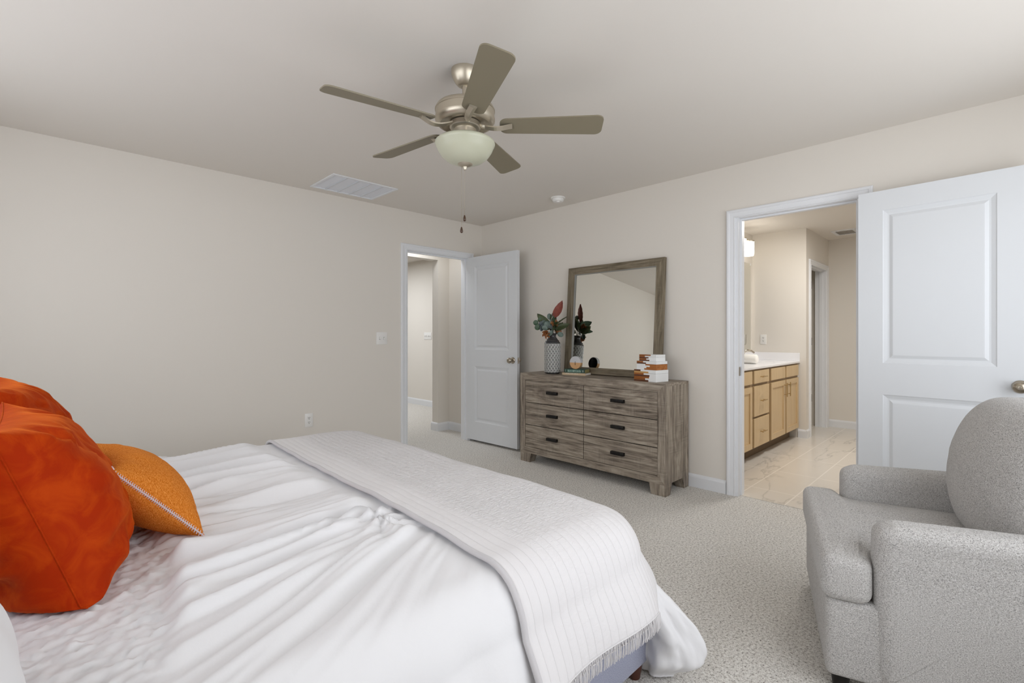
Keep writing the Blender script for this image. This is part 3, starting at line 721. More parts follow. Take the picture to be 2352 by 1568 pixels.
for (r_, b_, z_, sz, mt_) in [(-.155, -.02, .098, .052, 0), (-.14, -.03, .055, .056, 0), (-.115, 0, .125, .046, 0), (-.125, .03, .07, .04, 0)]:
    leaf_mesh(g, W(r_ + sz / 2, b_, z_), W(-1, -.15, .1), sz, sz * .95, R(85), .05, 'round', .08)
g.tube([W(-.02, 0, 0), W(-.08, 0, .05), W(-.15, -.01, .08)], .0015, 6)
leaf_mesh(g, W(.0, -.02, .09), W(.05, -.9, .55), .13, .075, 0, .1, face=(.8, -.6, .2)); leaf_mesh(g, W(.02, -.03, .05), W(-.1, -1, .12), .12, .06, 0, .1, face=(.8, -.5, .5))
g.build('round_leaves', ML5, fl, smooth=180)
g = G()
for (r_, b_, z_, sz, dr_, dz_) in [(-.03, -.03, .055, .075, -.6, .8), (-.05, -.05, .04, .06, -.9, .3), (.0, -.05, .03, .06, -.3, -.5), (-.02, -.05, .085, .05, .2, .9), (-.06, -.02, .09, .05, -.7, .7), (.045, -.03, .005, .06, .8, -.45), (.0, .03, .155, .055, .3, .6), (-.02, -.01, .13, .06, -.2, 1), (-.005, -.06, .015, .055, -.6, -.4), (.02, .16, .04, .04, .2, .3), (.04, .12, .02, .045, .6, -.3)]:
    leaf_mesh(g, W(r_, b_, z_), W(dr_, -.2, dz_), sz, sz * .80, R(80), .1, 'round', .18, face=(-1, random.uniform(-.6, .4), random.uniform(0, .7)))
g.build('eucalyptus_leaves', ML2, fl, smooth=180)
g = G()
for (r_, b_, z_, sz, dr_, dz_) in [(-.045, -.01, .075, .09, -.9, .25), (-.075, -.03, .085, .075, -.5, -.75), (-.04, -.03, .095, .07, .5, -.6)]:
    leaf_mesh(g, W(r_, b_, z_), W(dr_, -.2, dz_), sz, sz * .62, R(80), .1, 'round', .12)
g.build('slate_leaves', ML4, fl, smooth=180)
for (cr, cb, cz, dd, rot_) in ((-.055, -.05, .0, (-.4, -.8, -.35), 0), (.015, -.05, .085, (.05, -.75, .55), 1), (.05, .06, .04, (.5, .7, .1), 2)):
    g = G(); dvec = W(*dd).normalized(); ax1 = dvec.orthogonal().normalized(); ax2 = dvec.cross(ax1)
    for ring, (cnt, sp, ln) in enumerate(((6, .9, .058), (5, .55, .050), (4, .25, .040))):
        for i in range(cnt):
            a_ = 2 * PI * i / cnt + ring * .5 + rot_; dir_ = dvec + (ax1 * math.cos(a_) + ax2 * math.sin(a_)) * sp
            leaf_mesh(g, W(cr, cb, cz) - dvec * .015, dir_, ln, .034, a_ + R(90), -.25 if ring else .2, 'round', .3)
    g.build('bloom', MFl, fl, smooth=180)
g = G()
for p in ((-.03, 0, .05), (.02, 0, .09), (.0, .02, .06), (.03, -.01, .05), (-.02, -.03, .04)): g.tube([W(0, 0, -.12), W(p[0] * .3, p[1] * .3, 0), W(*p)], .0018, 6)
g.build('stems', MSt, fl)

# ------------------------------------------------------------------ books and clock
bk_rot = R(-75)          # local x along the spine
def book(name, loc, rotz, ln, dp, th, cm, pm, label, marks):
    t = thing(name, loc, label, 'book', rotz)
    g = G(); g.box((0, 0, 0), (ln, .0035, th), .001, 1); g.box((0, 0, 0), (ln, dp, .0025)); g.box((0, 0, th - .0025), (ln, dp, th)); g.build('cover', cm, t)
    G().box((.003, .0035, .0025), (ln - .003, dp - .004, th - .0025)).build('pages', pm, t)
    marks(t)
    return t
random.seed(4)
MG = N('green_cloth', .5, rgb(34, 66, 54)); MPg = N('gilt_pages', .6, rgb(150, 138, 88)); MCr = N('tan_cloth', .6, rgb(198, 176, 144)); MPw = N('white_pages', .6, rgb(236, 236, 230))
def marks_green(t):
    g = G()
    g.box((.030, -.0006, .004), (.158, .0001, .029)); g.build('spine_label', N('spine_green', .5, rgb(72, 112, 100)), t)
    g = G(); x = .034
    while x < .150:
        w_ = random.choice((.004, .006, .003)); g.box((x, -.001, .008), (x + .0022, -.0004, .025)); 
        if w_ > .003: g.box((x, -.001, random.choice((.008, .015, .0225))), (x + w_ + .002, -.0004, random.choice((.011, .018, .025)) + .0001) )
        x += w_ + .006
    for xx in (.010, .172, .180): g.box((xx, -.001, .008), (xx + .003, -.0004, .026))
    g.build('lettering', N('pale_gilt', .4, rgb(176, 192, 178)), t)
def marks_cream(t):
    g = G(); x = .035
    while x < .15:
        g.box((x, -.0008, .0105), (x + random.choice((.002, .004)), -.0003, .0165)); x += .0065
    g.build('lettering', N('white_ink', .5, rgb(232, 226, 212)), t)
bl_ = (3.372, 2.765); bdir = Vector((math.cos(bk_rot), math.sin(bk_rot), 0)); bper = Vector((-math.sin(bk_rot), math.cos(bk_rot), 0))
book('book', (bl_[0], bl_[1], DZ), bk_rot, .225, .135, .020, MCr, MPw, 'thin tan book with white lettering, at the bottom of the stack on the dresser', marks_cream)
p2 = Vector((bl_[0], bl_[1], 0)) + bdir * .020 + bper * .006
book('book', (p2.x, p2.y, DZ + .0205), bk_rot, .195, .125, .033, MG, MPg, 'thick dark green book under the round clock', marks_green)
ck_z = DZ + .0205 + .033
pc = Vector((bl_[0], bl_[1], 0)) + bdir * .118 + bper * .045
ck = thing('table_clock', (pc.x, pc.y, ck_z), 'small round clock, white over pale wood, on top of the two books', 'clock', rot=(0, 0, R(-83)))
# local: x along face, -y towards the viewer, z up
rC = .057
def half(z_lo, z_hi, mat, name, y0=-.017, y1=.015):
    pts = []; n = 64
    for i in range(n):
        a_ = 2 * PI * i / n; x, z = rC * math.cos(a_), rC * math.sin(a_)
        if z_lo - 1e-6 <= z <= z_hi + 1e-6: pts.append((x, z))
    xe = math.sqrt(max(0, rC ** 2 - (.0) ** 2))
    M = Matrix(((1, 0, 0, 0), (0, 0, 1, 0), (0, 1, 0, rC), (0, 0, 0, 1)))
    pts.sort(key=lambda p: math.atan2(p[1], p[0]) if z_lo >= 0 else (math.atan2(p[1], p[0]) if p[1] < -1e-7 or p[0] > 0 else -PI))
    return G().prism(pts, y0, y1, M=M).build(name, mat, ck, smooth=40)
half(0, rC, N('clock_white', .4, rgb(196, 197, 199)), 'upper_face'); half(-rC, 0, N('clock_wood', .5, rgb(204, 160, 112)), 'lower_face')
G().lathe([(0, 0), (.050, 0), (.050, .006), (0, .006)], 48, Matrix.Translation((0, .015, rC)) @ Matrix.Rotation(R(-90), 4, 'X')).build('back_cover', N('gloss_black', .05, rgb(8, 8, 10)), ck, smooth=40)
g = G(); g.box((-.0018, -.0195, rC - .022), (.0018, -.018, rC)); g.box((-.002, -.0195, rC - .002), (.002, -.018, rC + .010)); g.build('hands', M_black, ck)
G().lathe([(0, 0), (.0045, 0), (.004, .003), (0, .0035)], 20, Matrix.Translation((0, -.0195, rC)) @ Matrix.Rotation(R(90), 4, 'X')).build('pin', M_chrome, ck, smooth=40)

# ------------------------------------------------------------------ stack of inlaid boxes
def inlaid_box(loc, rotz, sy, sx, ht, lid, rows, label, body=None):
    """local: front face at x=0, y from 0 (left as seen) to -sy, depth +x; rows = (left length fraction, material of the left strip) from the bottom"""
    t = thing('decorative_box', loc, label, 'box', rotz)
    bo = G().box((.001, -sy, 0), (sx, 0, ht - lid - .0008), .001, 1).build('body', body or M_whitebox, t)
    li = G().box((.001, -sy, ht - lid), (sx, 0, ht), .001, 1).build('lid', M_whitebox, t)
    hrow = ht / len(rows)
    for k, (fr, mt_) in enumerate(rows):
        z0_, z1_ = k * hrow, (k + 1) * hrow
        G().box((0, -sy * fr, z0_ + .0002), (.012, .0005, z1_ - .0001)).build('inlay_strip', mt_, bo if z1_ <= ht - lid + .003 else li)
    return t
br_ = R(-8); AC = M_acacia; WB = M_whitebox
inlaid_box((3.352, 2.018, DZ), br_, .205, .155, .090, .026, [(.66, AC[1]), (.51, AC[0]), (.69, AC[0]), (.71, AC[1]), (.44, AC[0]), (.66, AC[2]), (.30, AC[1])], 'largest white box with a wood inlaid left end, bottom of the stack on the dresser')
inlaid_box((3.362, 2.000, DZ + .0905), br_, .185, .135, .066, .0222, [(.38, WB), (.49, WB), (.66, WB), (.44, WB), (.47, AC[1]), (.32, AC[0])], 'middle box of the stack with a white lid and a wooden right half', M_acacia[3])
inlaid_box((3.372, 1.984, DZ + .157), br_, .158, .115, .050, .017, [(.60, AC[1]), (.42, AC[0]), (.55, AC[1]), (.33, AC[0]), (.68, AC[0])], 'smallest white box with a wood inlaid left half, top of the stack')

# ------------------------------------------------------------------ armchair
ch_rot = R(17.8)
chO = Vector((1.850, 0.412, 0))
chair = thing('armchair', tuple(chO), 'light grey upholstered armchair with a loose back pillow in the right foreground', 'armchair', ch_rot)
# local: x = width (near arm to far arm), y = -depth (front at 0, back negative)
CW = .86
f_sea = lambda a, b, w_: (a, -b, w_)
f_arm = lambda a, b, w_: (w_, -a, b)
f_bak = lambda a, b, w_: (a, -w_, b)
G().cushion([(.02, .015), (CW - .02, .015), (CW - .02, .88), (.02, .88)], .055, .315, .02, 0, f_sea).build('base', M_chair, chair, smooth=180)
G().cushion([(.0, .0), (CW, .0), (CW, .135), (CW - .135, .165), (CW - .145, .64), (.145, .64), (.135, .165), (.0, .135)], .312, .460, .035, .024, f_sea, center=(CW / 2, .16), chaikin=2).build('seat_cushion', M_chair, chair, smooth=180)
for (u0, u1, fl_) in ((.0, .135, -1), (CW - .135, CW, 1)):
    def fa(a, b, w_, u0=u0, u1=u1, fl_=fl_):
        q = max(0, (b - .35) / .25); return (w_ + fl_ * .018 * q * q, -a, b)
    G().cushion([(.155, .06), (.90, .06), (.90, .60), (.50, .595), (.20, .585), (.148, .56), (.145, .40)], u0, u1, .045, .0, fa, rings=24).build('armrest', M_chair, chair, smooth=180)
G().cushion([(.02, .06), (CW - .02, .06), (CW - .02, .80), (CW - .08, .86), (.08, .86), (.02, .80)], .80, .93, .04, 0, f_bak).build('backrest', M_chair, chair, smooth=180)
for (a, b) in ((.06, .06), (CW - .06, .06), (.06, .86), (CW - .06, .86)):
    G().lathe([(0, 0), (.022, 0), (.028, .056), (0, .056)], 24, Matrix.Translation((a, -b, 0))).build('leg', M_black, chair, smooth=40)

# ------------------------------------------------------------------ bed
BX0, BX1, BYn, BYf = -0.60, 1.525, 0.856, 2.985
bed = thing('bed', ((BX0 + BX1) / 2, (BYn + BYf) / 2, 0), 'king bed with a blue-grey upholstered frame showing under the white bedding', 'bed')
bx, by = bed.location.x, bed.location.y
G().box((BX0 - bx, BYn - by, .048), (BX1 - bx, BYf - by, .30), .02, 3).build('frame', M_denim, bed, smooth=40)
G().cushion([(BX0 + .04 - bx, BYn + .04 - by), (BX1 - .05 - bx, BYn + .04 - by), (BX1 - .05 - bx, BYf - .04 - by), (BX0 + .04 - bx, BYf - .04 - by)], .29, .515, .05, 0, lambda a, b, w_: (a, b, w_)).build('mattress', M_sheet, bed, smooth=180)
G().box((X0 + .02 - bx, BYn - .02 - by, .05), (BX0 - bx, BYf + .02 - by, 1.15), .03, 3).build('headboard', M_denim, bed, smooth=40)
for x_ in (BX0 + .06, BX1 - .045):
    for y_ in (BYn + .035, BYf - .045):
        G().lathe([(0, 0), (.020, 0), (.028, .052), (0, .052)], 20, Matrix.Translation((x_ - bx, y_ - by, 0))).build('leg', M_legwood, bed, smooth=40)

def fbm(x, y, z=0, o=3):
    return mn.fractal(Vector((x, y, z)), 1.0, 2.0, o)
def sst(a, b, x):
    t = min(1, max(0, (x - a) / (b - a))); return t * t * (3 - 2 * t)
# cloth that lies on the mattress and falls over its rounded edge
RX0, RX1, RY0, RY1 = BX0 + .05, BX1 + .02, BYn - .010, BYf + .03
def drape(ax, ay, ztop, rr=.11, bulge=.02, lift=0.0, crn=.16, flare=.10, e_max=9):
    """cloth-plane point -> 3D point + outward normal in plan + excess"""
    # nearest point on the rounded rectangle
    cx = min(max(ax, RX0 + crn), RX1 - crn); cy = min(max(ay, RY0 + crn), RY1 - crn)
    dx, dy = ax - cx, ay - cy; d = math.hypot(dx, dy)
    if ax < RX0 + crn: dx_ = 0; d = abs(dy); dx = 0; cx = ax
    if d <= crn - rr * 1.0 or d < 1e-9:
        return Vector((ax, ay, ztop)), Vector((0, 0, 0)), 0.0
    nx, ny = dx / d, dy / d
    inner = crn - rr; e = d - inner       # arc starts here
    arc = rr * PI / 2
    if e < arc:
        th = e / rr; o = inner + rr * math.sin(th); z = ztop - rr * (1 - math.cos(th))
    else:
        k = min(e, e_max) - arc; o = crn + bulge * math.sin(min(1, k / .25) * PI) * .6 + flare * k; z = ztop - rr - k * .985
    return Vector((cx + nx * o, cy + ny * o, z)), Vector((nx, ny, 0)), max(0, e)
def fold_h(x, y):
    """pleats of the duvet cover running along the bed"""
    wgt = sst(.95, 1.50, y) * .80 + .20                # the near side lies smoother
    fan = 1.25 - .30 * sst(-.2, .9, x)                  # pleats fan out of the gathered band
    w_ = 1 - sst(1.35, 1.95, y)                          # nearer the camera they radiate from a knot by the coverlet
    D = (1 - w_) / fan + w_ * (.42 + .95 * max(0, .95 - x))
    yy = (y - 1.50) / D + .08 * fbm(x * 1.3, y * 1.2, 3.1, 2)
    r1 = 1 - abs(fbm(x * .7 + 5, yy * 6.5, 0, 2)) * 2.4
    r2 = 1 - abs(fbm(x * 1.2 + 9, yy * 14, 2, 2)) * 2.4
    r3 = fbm(x * 2.5, yy * 34, 7, 2)
    near = 1 - sst(.25, .75, x)
    h = .034 * max(r1, -.35) + .019 * max(r2, -.35) * (0.6 + .7 * near) + .006 * r3 * near
    h = h * wgt * (1 - .9 * sst(.80, .90, x)) + .010 * fbm(x * 1.7, y * 1.7, 11, 2)
    # gathered knot near the coverlet
    kx, ky = x - .80, y - 1.42; q = math.exp(-(kx * kx / .02 + ky * ky / .02)); h += q * .012 * math.sin(math.atan2(ky, kx) * 7 + 4 * fbm(x * 5, y * 5, 0, 2))
    return h
def ruche(x, y):
    """small crinkles of the gathered band at the head end"""
    edge = .17 + .03 * fbm(y * 3, 1, 0, 2) + .10 * sst(1.0, 1.6, y)
    k = 1 - sst(edge - .03, edge + .03, x)
    return k, k * (.009 * fbm(x * 30, y * 66, 3, 3) + .006 * fbm(x * 70, y * 50, 9, 2))
ZD, ZC = .562, .574
def grid_cloth(name, xs, ys, fn, mat, parent=None, loc=(0, 0, 0), uvf=None, thick=None, extra=None):
    V = []; U = []
    for i, x in enumerate(xs):
        for j, y in enumerate(ys): V.append(fn(x, y) - Vector(loc)); U.append(uvf(x, y) if uvf else (x, y))
    ny = len(ys); F = [[i * ny + j, (i + 1) * ny + j, (i + 1) * ny + j + 1, i * ny + j + 1] for i in range(len(xs) - 1) for j in range(ny - 1)]
    if extra:
        k = len(V); V += [v - Vector(loc) for v in extra[0]]; F += [[i + k for i in f] for f in extra[1]]; U += [(0, 0)] * len(extra[0])
    o = mesh_obj(name, V, F, mat, parent, loc, smooth=180, uvs=U)
    if thick:
        md_ = o.modifiers.new('thickness', 'SOLIDIFY'); md_.thickness = thick; md_.offset = -1
    return o
def duvet_fn(ax, ay):
    if ay < RY0:   # tucked shorter beneath the coverlet, long again at the corner
        ay = RY0 - (RY0 - ay) * (1 - .62 * sst(.94, 1.06, ax) * (1 - sst(1.44, 1.54, ax)))
    p, n_, e = drape(ax, ay, ZD, .12, .05, 0, .17, .12, .44)
    on = 1 - sst(.02, .14, e)
    k, rh = ruche(ax, ay)
    h = fold_h(ax, ay) * (1 - k) + rh
    p.z += h * on
    if e > .02:
        per = math.atan2(ay - 1.9, ax - .5) * 3 + ax * 1.5 - ay * 1.2
        hf = sst(.08, .35, e)
        s_ = .014 * math.sin(per * 8 + 2.2 * fbm(ax * 2, ay * 2, 0, 2)) + .010 * fbm(ax * 6, ay * 6, 4, 3)
        # the corner at the foot puffs out
        q = math.exp(-(((ax - 1.75) / .22) ** 2 + ((ay - .55) / .25) ** 2))
        cvk = sst(.86, .93, ax) * (1 - q)
        p += n_ * (s_ * hf * (1 - cvk) + (.02 - .02 * cvk) * hf) + n_ * q * (.035 + .03 * fbm(ax * 5, ay * 5, 3, 3)) * hf
        if p.z < .055: p.z = .055 + .01 * fbm(ax * 8, ay * 8, 1, 2) * 1
    return p
xs = [BX0 + .02 + i * .0085 for i in range(int((2.02 - BX0 - .02) / .0085) + 1)]
ys = [.50 + i * .0085 for i in range(int((3.37 - .50) / .0085) + 1)]
def pouf():
    """gathered corner of the duvet slumping to the carpet beyond the foot rail"""
    V = []; F = []; nz, na = 46, 96
    for j in range(nz + 1):
        q = j / nz; z = .40 - q * .392
        cx = 1.500 + .085 * sst(0, .75, q) - .02 * sst(.8, 1, q); cy = .915 - .080 * sst(0, .75, q) + .02 * sst(.8, 1, q)
        ra = .035 + .062 * sst(0, .62, q) - .050 * sst(.80, 1.0, q); rb_ = ra * 1.25
        for i in range(na):
            a_ = 2 * PI * i / na
            f_ = 1 + .13 * math.sin(a_ * 5 + 3 * q + 2 * fbm(q * 2, a_, 1, 2)) * sst(.1, .6, q) + .16 * fbm(math.cos(a_) * 2.2, math.sin(a_) * 2.2, q * 3.2, 3)
            V.append(Vector((cx + ra * f_ * math.cos(a_), cy + rb_ * f_ * math.sin(a_) , z + .012 * fbm(math.cos(a_) * 2, math.sin(a_) * 2, q * 4 + 5, 2) * (1 - q))))
    for j in range(nz):
        for i in range(na): F.append([j * na + i, (j + 1) * na + i, (j + 1) * na + (i + 1) % na, j * na + (i + 1) % na])
    F.append([nz * na + i for i in range(na)]); return V, F
dv = grid_cloth('duvet', xs, ys, duvet_fn, M_duvet, None, (bx, by, .54), extra=pouf())
tag(dv, 'white crinkled duvet spread over the bed, hanging at the near foot corner', 'duvet')
# coverlet: quilted throw across the foot, hanging over the foot and both sides
def cov_edge(ay): return .872 + .080 * (min(ay, 3.0) - .95) / 2.0
def cov_fn(ax, ay, off=0.0):
    # ax measured from the head-side hem (0) towards the foot
    X_ = cov_edge(ay) + ax
    p, n_, e = drape(X_, ay, ZC, .135, .05, 0, .19, .10)
    on = 1 - sst(.02, .16, e)
    hem = math.exp(-(ax / .03) ** 2)
    p.z += (.010 * fbm(X_ * 1.7, ay * 1.7, 11, 2) + .006 * fbm(X_ * 3, ay * 4, 5, 2) + .013) * on
    p += n_ * (.018 * sst(.0, .1, e) + .012 * (1 + math.sin(X_ * 12 + ay * 7)) * sst(.15, .4, e) + .02 * sst(.1, .5, e))
    if p.z < .10: p.z = .10
    return p
LX = .775; YA, YB = .632, 3.36
xs = [i * .0095 for i in range(int(LX / .0095) + 1)]; ys = [YA + i * .011 for i in range(int((YB - YA) / .011) + 1)]
cv = grid_cloth('coverlet', xs, ys, cov_fn, M_quilt, None, (bx, by, .54), uvf=lambda x, y: (x, y), thick=.010)
tag(cv, 'pale grey quilted coverlet laid across the foot of the bed, with a fringed edge', 'blanket')
# rounded hem roll along the head-side edge
g = G(); pts = [cov_fn(-.004, y) + Vector((0, 0, -.004)) - Vector((bx, by, .54)) for y in ys[::2]]
g.tube(pts, .0085, 8); g.build('hem', M_hem, cv, smooth=180)
# fringe on the two side edges and the foot edge
g = G(); random.seed(7); loc_ = Vector((bx, by, .54))
def strand(p, dn, tng, ln):
    w_ = .0011; a_ = p; seg = 4; pr = None
    j1, j2 = random.uniform(-.004, .004), random.uniform(-.004, .004)
    V = []
    for i in range(seg + 1):
        s_ = i / seg; c_ = p + Vector((0, 0, -ln * s_)) + tng * (j1 * math.sin(s_ * 3) + j2 * s_) + dn * (.003 * math.sin(s_ * 2.5))
        V += [c_ - tng * w_, c_ + dn * w_, c_ + tng * w_]
    F = []
    for i in range(seg): F += [[i * 3, i * 3 + 1, i * 3 + 4, i * 3 + 3], [i * 3 + 1, i * 3 + 2, i * 3 + 5, i * 3 + 4]]
    g.add(V, F)
def edge_run(f, n):
    P_ = [f(i / n) - loc_ for i in range(n + 1)]
    for i in range(n):
        t_ = (P_[min(i + 1, n)] - P_[max(i - 1, 0)]).normalized(); dn = Vector((t_.y, -t_.x, 0))
        if dn.length < .2: continue
        dn.normalize(); ln = .046 + random.uniform(-.003, .003)
        strand(P_[i] + dn * random.uniform(-.001, .003), dn, t_, min(ln, P_[i].z + .54 - .02))
    # open-work heading: two zigzag cords
    for z_o in (.0, -.015):
        g.tube([P_[i] + Vector((0, 0, z_o)) for i in range(0, n + 1, 3)], .0022, 5)
    zz = []
    for i in range(0, n, 2): zz.append(P_[i] + Vector((0, 0, 0 if (i // 2) % 2 else -.015)))
    g.tube(zz, .0014, 4)
edge_run(lambda s_: cov_fn(s_ * LX, YA + .004), 330)
edge_run(lambda s_: cov_fn(LX - .004, YA + s_ * (YB - YA)), 1000)
edge_run(lambda s_: cov_fn(LX - s_ * LX, YB - .004), 260)
tag(g.build('fringe', M_fringe, cv, smooth=60), kind=None)

# ------------------------------------------------------------------ pillows
def pillow(name, wd, ht, th, loc, rot, mat, label, seed=0, wr=.008, pinch=.07, floor_z=None, n=70, power=.5, ear=0.0, group=None, sag=0.0, thing_=True):
    """local: x width, z height, y thickness"""
    Mx = Matrix.Translation(loc) @ rot.to_4x4(); V = []; F = []; U = []
    def f(s_, t_, sd):
        ex = 1 - pinch * (1 - t_ * t_); ez_ = 1 - pinch * (1 - s_ * s_)
        x = wd / 2 * s_ * ex; z = ht / 2 * t_ * ez_
        c_ = abs(s_ * t_) ** 6; x *= 1 + ear * c_; z *= 1 + ear * c_
        prof = ((1 - s_ * s_) ** power) * ((1 - t_ * t_) ** power)
        y = th / 2 * prof * (1 + sag * (-t_) * .6)
        em = min(1 - abs(s_), 1 - abs(t_))
        # soft folds run in from the seams
        u_, v_ = (s_, t_) if abs(s_) > abs(t_) else (t_, s_)
        wv = 1 - abs(fbm(u_ * .9 + seed + sd * 3, v_ * 2.6 + seed, seed * 1.3, 2)) * 2.6
        w2 = fbm(s_ * 1.8 + seed, t_ * 1.8, seed + sd, 2)
        y += wr * (max(wv, -.5) * (1.15 - em) + .9 * w2) * min(1, em * 5)
        return Vector((x, sd * y, z))
    for sd in (-1, 1):
        k = len(V)
        for i in range(n + 1):
            for j in range(n + 1):
                s_ = math.sin((i / n - .5) * PI); t_ = math.sin((j / n - .5) * PI)
                p = Mx @ f(s_, t_, sd)
                if floor_z is not None and p.z < floor_z: p.z = floor_z + (p.z - floor_z) * .04
                V.append(p - Vector(loc)); U.append((s_, t_))
        for i in range(n):
            for j in range(n):
                q = [k + i * (n + 1) + j, k + (i + 1) * (n + 1) + j, k + (i + 1) * (n + 1) + j + 1, k + i * (n + 1) + j + 1]
                F.append(q if sd < 0 else q[::-1])
    o = mesh_obj(name, V, F, mat, None, loc, smooth=180, uvs=U)
    bm = bmesh.new(); bm.from_mesh(o.data); bmesh.ops.remove_doubles(bm, verts=bm.verts, dist=2e-4); bmesh.ops.recalc_face_normals(bm, faces=bm.faces); bm.to_mesh(o.data); bm.free()
    if label: tag(o, label, 'pillow', group)
    def edge(s_, t_):
        p = Mx @ f(s_, t_, 1)
        if floor_z is not None and p.z < floor_z: p.z = floor_z
        return p - Vector(loc)
    return o, edge
def prot(yaw, lean, roll=0):
    """face (-y) turned to yaw, leaning back by lean"""
    return Matrix.Rotation(R(yaw), 3, 'Z') @ Matrix.Rotation(R(lean), 3, 'X') @ Matrix.Rotation(R(roll), 3, 'Y')
BZt = ZD + .010
# the local -y side is the front; yaw 90 turns it to face +x (the foot of the bed)
pA, eA = pillow('throw_pillow', .60, .455, .32, (.006, 1.760, .765), prot(90, -19), M_velvet, 'large rust orange velvet pillow nearest the camera, leaning at the head of the bed', 2.3, .017, .05, BZt, power=.42, ear=.04, sag=.3)
pB, eB = pillow('throw_pillow', .58, .50, .30, (-.035, 2.46, .780), prot(90, -19), M_velvet, 'second rust orange velvet pillow, behind the nearest one towards the far wall', 7.7, .017, .05, BZt, power=.40, ear=.05)
def seam(parent, edge, pts, r, mat, name, n=8):
    G().tube([edge(*p) for p in pts], r, n).build(name, mat, parent, smooth=180)
for p_, e_ in ((pA, eA), (pB, eB)):
    seam(p_, e_, [(-1, -1 + 2 * i / 60) for i in range(61)] + [(-1 + 2 * i / 60, 1) for i in range(61)], .0022, M_velvet, 'seam')
# lumbar pillow in orange tweed with a whip-stitched edge
pL, eL = pillow('lumbar_pillow', .50, .31, .19, (.240, 1.945, .700), prot(93, -42), M_tweed, 'small orange tweed pillow with white whip-stitched edges in front of the velvet pillows', 4.4, .004, .06, BZt, power=.5, ear=.06)
g = G(); random.seed(3)
def whip(path, n):
    P_ = [eL(*p) for p in path]
    for i in range(1, len(P_) - 1):
        t_ = (P_[i + 1] - P_[i - 1]).normalized(); a_ = Vector((.8, -.3, .5)); a_ = (a_ - t_ * a_.dot(t_)).normalized()
        g.tube([P_[i] - a_ * .007 - t_ * .003, P_[i] + a_.cross(t_) * .003, P_[i] + a_ * .007 + t_ * .003], .0014, 5)
    g.tube(P_, .0022, 6)
whip([(-1, -1 + 2 * i / 46) for i in range(47)], 40); whip([(-1 + 2 * i / 66, 1) for i in range(67)], 60); whip([(1, -1 + 2 * i / 46) for i in range(47)], 40)
g.build('whip_stitch', cloth('lilac_yarn', rgb(226, 214, 218), None, 500, .9, .1), pL, smooth=60)
pillow('bed_pillow', .62, .46, .26, (-.169, 1.075, .735), prot(94, -24), M_sheet, 'white bed pillow at the left edge, in front of the velvet pillows', 5.5, .006, .05, BZt, power=.45)

# the armchair's loose back pillow
bc, eC = pillow('back_cushion', .625, .490, .36, (CW / 2, -.640, .685), Matrix.Rotation(R(9), 3, 'X'), M_chair, None, 3.1, .002, -.13, None, power=.40)
bc.parent = chair
seam(bc, eC, [(-.96 + 1.92 * i / 60, 1) for i in range(61)] + [(1, 1 - 2 * i / 60) for i in range(61)], .0035, M_chair, 'piping')

# ------------------------------------------------------------------ bathroom
VX0, VX1, VY = 3.95, 6.235, 1.625
vt = thing('vanity_cabinet', (VX1, 2.10, 0), 'light maple bathroom vanity cabinet with drawers and shaker doors', 'cabinet')
LV = lambda x, y, z: (x - VX1, y - 2.10, z)
G().box(LV(VX0, VY, .11), LV(VX1, 2.115, .862)).build('carcass', N('maple_shadow', .5, rgb(140, 118, 88)), vt)
G().box(LV(VX0, VY + .07, 0.004), LV(VX1 - .05, 2.10, .11)).build('toe_kick', M_toekick, vt)
def vfront(name, x0, x1, z0, z1, shaker=False):
    g = G(); fw = .055
    if shaker:
        g.box(LV(x0, VY - .019, z0), LV(x0 + fw, VY, z1)); g.box(LV(x1 - fw, VY - .019, z0), LV(x1, VY, z1))
        g.box(LV(x0 + fw, VY - .019, z0), LV(x1 - fw, VY, z0 + fw)); g.box(LV(x0 + fw, VY - .019, z1 - fw), LV(x1 - fw, VY, z1))
        g.box(LV(x0 + fw, VY - .010, z0 + fw), LV(x1 - fw, VY, z1 - fw))
    else: g.box(LV(x0, VY - .019, z0), LV(x1, VY, z1), .0015, 1)
    return g.build(name, M_maple, vt)
def pull(parent, c, horiz=True, ln=.13):
    x, z = c; g = G()
    if horiz: g.tube([LV(x - ln / 2, VY - .048, z), LV(x + ln / 2, VY - .048, z)], .005, 12); ps = [(x - .04, z), (x + .04, z)]
    else: g.tube([LV(x, VY - .048, z - ln / 2), LV(x, VY - .048, z + ln / 2)], .005, 12); ps = [(x, z - .05), (x, z + .05)]
    for a_, b_ in ps: g.tube([LV(a_, VY - .019, b_), LV(a_, VY - .048, b_)], .004, 10)
    g.build('pull', M_brass, parent, smooth=40)
xa, xb, xc, xd, xe, xf = 4.785, 5.20, 5.265, 5.715, 5.765, 6.205
z0_, z1_, zt1 = .118, .690, .845
for (a, b, za, zb_) in ((xa, xb, .705 + .02, zt1), (xa, xb, .415, .70), (xa, xb, .125, .395)):
    f_ = vfront('drawer', a, b, za, zb_); pull(f_, ((a + b) / 2, (za + zb_) / 2))
vfront('false_front', xc, xd, .725, zt1); vfront('false_front', xe, xf, .725, zt1); vfront('false_front', 4.02, 4.36, .725, zt1); vfront('false_front', 4.40, 4.735, .725, zt1)
f_ = vfront('cabinet_door', xc, xd, .125, .70, True); pull(f_, (xd - .03, .60), False, .15)
f_ = vfront('cabinet_door', xe, xf, .125, .70, True); pull(f_, (xe + .03, .60), False, .15)
vfront('cabinet_door', 4.40, 4.735, .125, .70, True); vfront('cabinet_door', 4.02, 4.36, .125, .70, True)
vc = thing('vanity_countertop', (VX1, 2.10, .862), 'white vanity countertop with raised splash on the maple cabinet', 'countertop')
G().box((VX0 - VX1, 1.60 - 2.10, 0), (.012, .015, .022), .003, 2).build('slab', M_counter, vc)
G().box((-.008, 1.60 - 2.10, .022), (.012, .015, .115), .002, 1).build('side_splash', M_counter, vc)
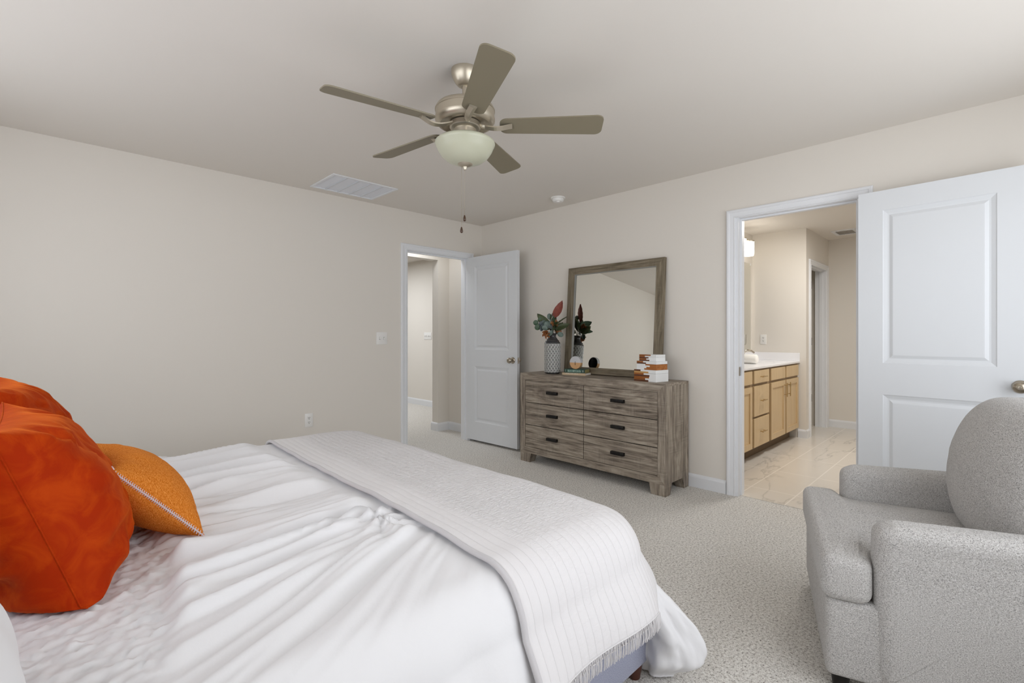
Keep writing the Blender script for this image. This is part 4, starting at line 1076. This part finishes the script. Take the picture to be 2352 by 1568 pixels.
G().box((VX0 - VX1, -.005, .022), (-.008, .015, .115), .002, 1).build('back_splash', M_counter, vc)
G().lathe([(.20, .0225), (.195, .0245), (.186, .0225), (.17, -.0), (0, -.01)], 48, Matrix.Translation((5.62 - VX1, 1.86 - 2.10, 0)) @ Matrix.Diagonal((1.15, .85, 1, 1)), cap=False).build('basin', M_counter, vc, smooth=50)
fc = thing('faucet', (5.66, 2.02, .884), 'brushed nickel arched faucet on the bathroom countertop', 'faucet')
g = G(); g.tube([(0, 0, 0), (0, 0, .07), (0, -.012, .105), (0, -.045, .13), (0, -.085, .125), (0, -.12, .10)], [.014, .012, .011, .011, .011, .010], 14); g.lathe([(0, 0), (.024, 0), (.02, .008), (0, .008)], 24); g.build('spout', M_chrome, fc, smooth=50)
for sx_ in (-.1, .1):
    g = G(); g.lathe([(0, 0), (.022, 0), (.018, .01), (.012, .03), (.012, .04), (0, .042)], 24, Matrix.Translation((sx_, 0, 0))); g.tube([(sx_, 0, .036), (sx_ * 1.5, -.02, .045)], [.007, .005], 10); g.build('handle', M_chrome, fc, smooth=50)
tw = thing('rolled_towel', (5.30, 1.86, .8845), 'rolled white hand towel on the bathroom counter beside the faucet', 'towel')
G().lathe([(0, -.11), (.04, -.11), (.048, -.10), (.048, .10), (.04, .11), (0, .11)], 32, Matrix.Translation((0, 0, .048)) @ Matrix.Rotation(R(90), 4, 'X')).build('roll', M_towel, tw, smooth=60)
bm_ = thing('bathroom_mirror', (5.2, 2.12, 1.0), 'frameless mirror on the bathroom wall above the vanity', 'mirror')
G().box((-1.2, -.006, 0), (.975, -.001, 1.045)).build('mirror_glass', M_mirror, bm_)
G().box((.955, -.010, 1.025), (.975, -.006, 1.05)).build('clip', M_plastic, bm_)
vl = thing('vanity_light', (5.78, 2.12, 2.2), 'lit nickel vanity light with white glass shades over the bathroom mirror', 'wall light')
G().box((-.55, -.03, .02), (.10, -.001, .075), .01, 2).build('wall_bar', M_fanmetal, vl, smooth=40)
for i, x_ in enumerate((-.48, -.24, 0.0)):
    g = G(); g.tube([(x_, -.03, .05), (x_, -.10, .075), (x_, -.12, .06)], .008, 10); g.lathe([(0, .045), (.056, .04), (.058, .055), (.02, .068), (0, .07)], 28, Matrix.Translation((x_, -.12, 0))); g.build('arm', M_fanmetal, vl, smooth=40)
    G().lathe([(0, -.118), (.049, -.115), (.053, -.10), (.056, -.03), (.056, .042), (0, .045)], 32, Matrix.Translation((x_, -.12, 0))).build('glass_shade', M_lamp, vl, smooth=40)
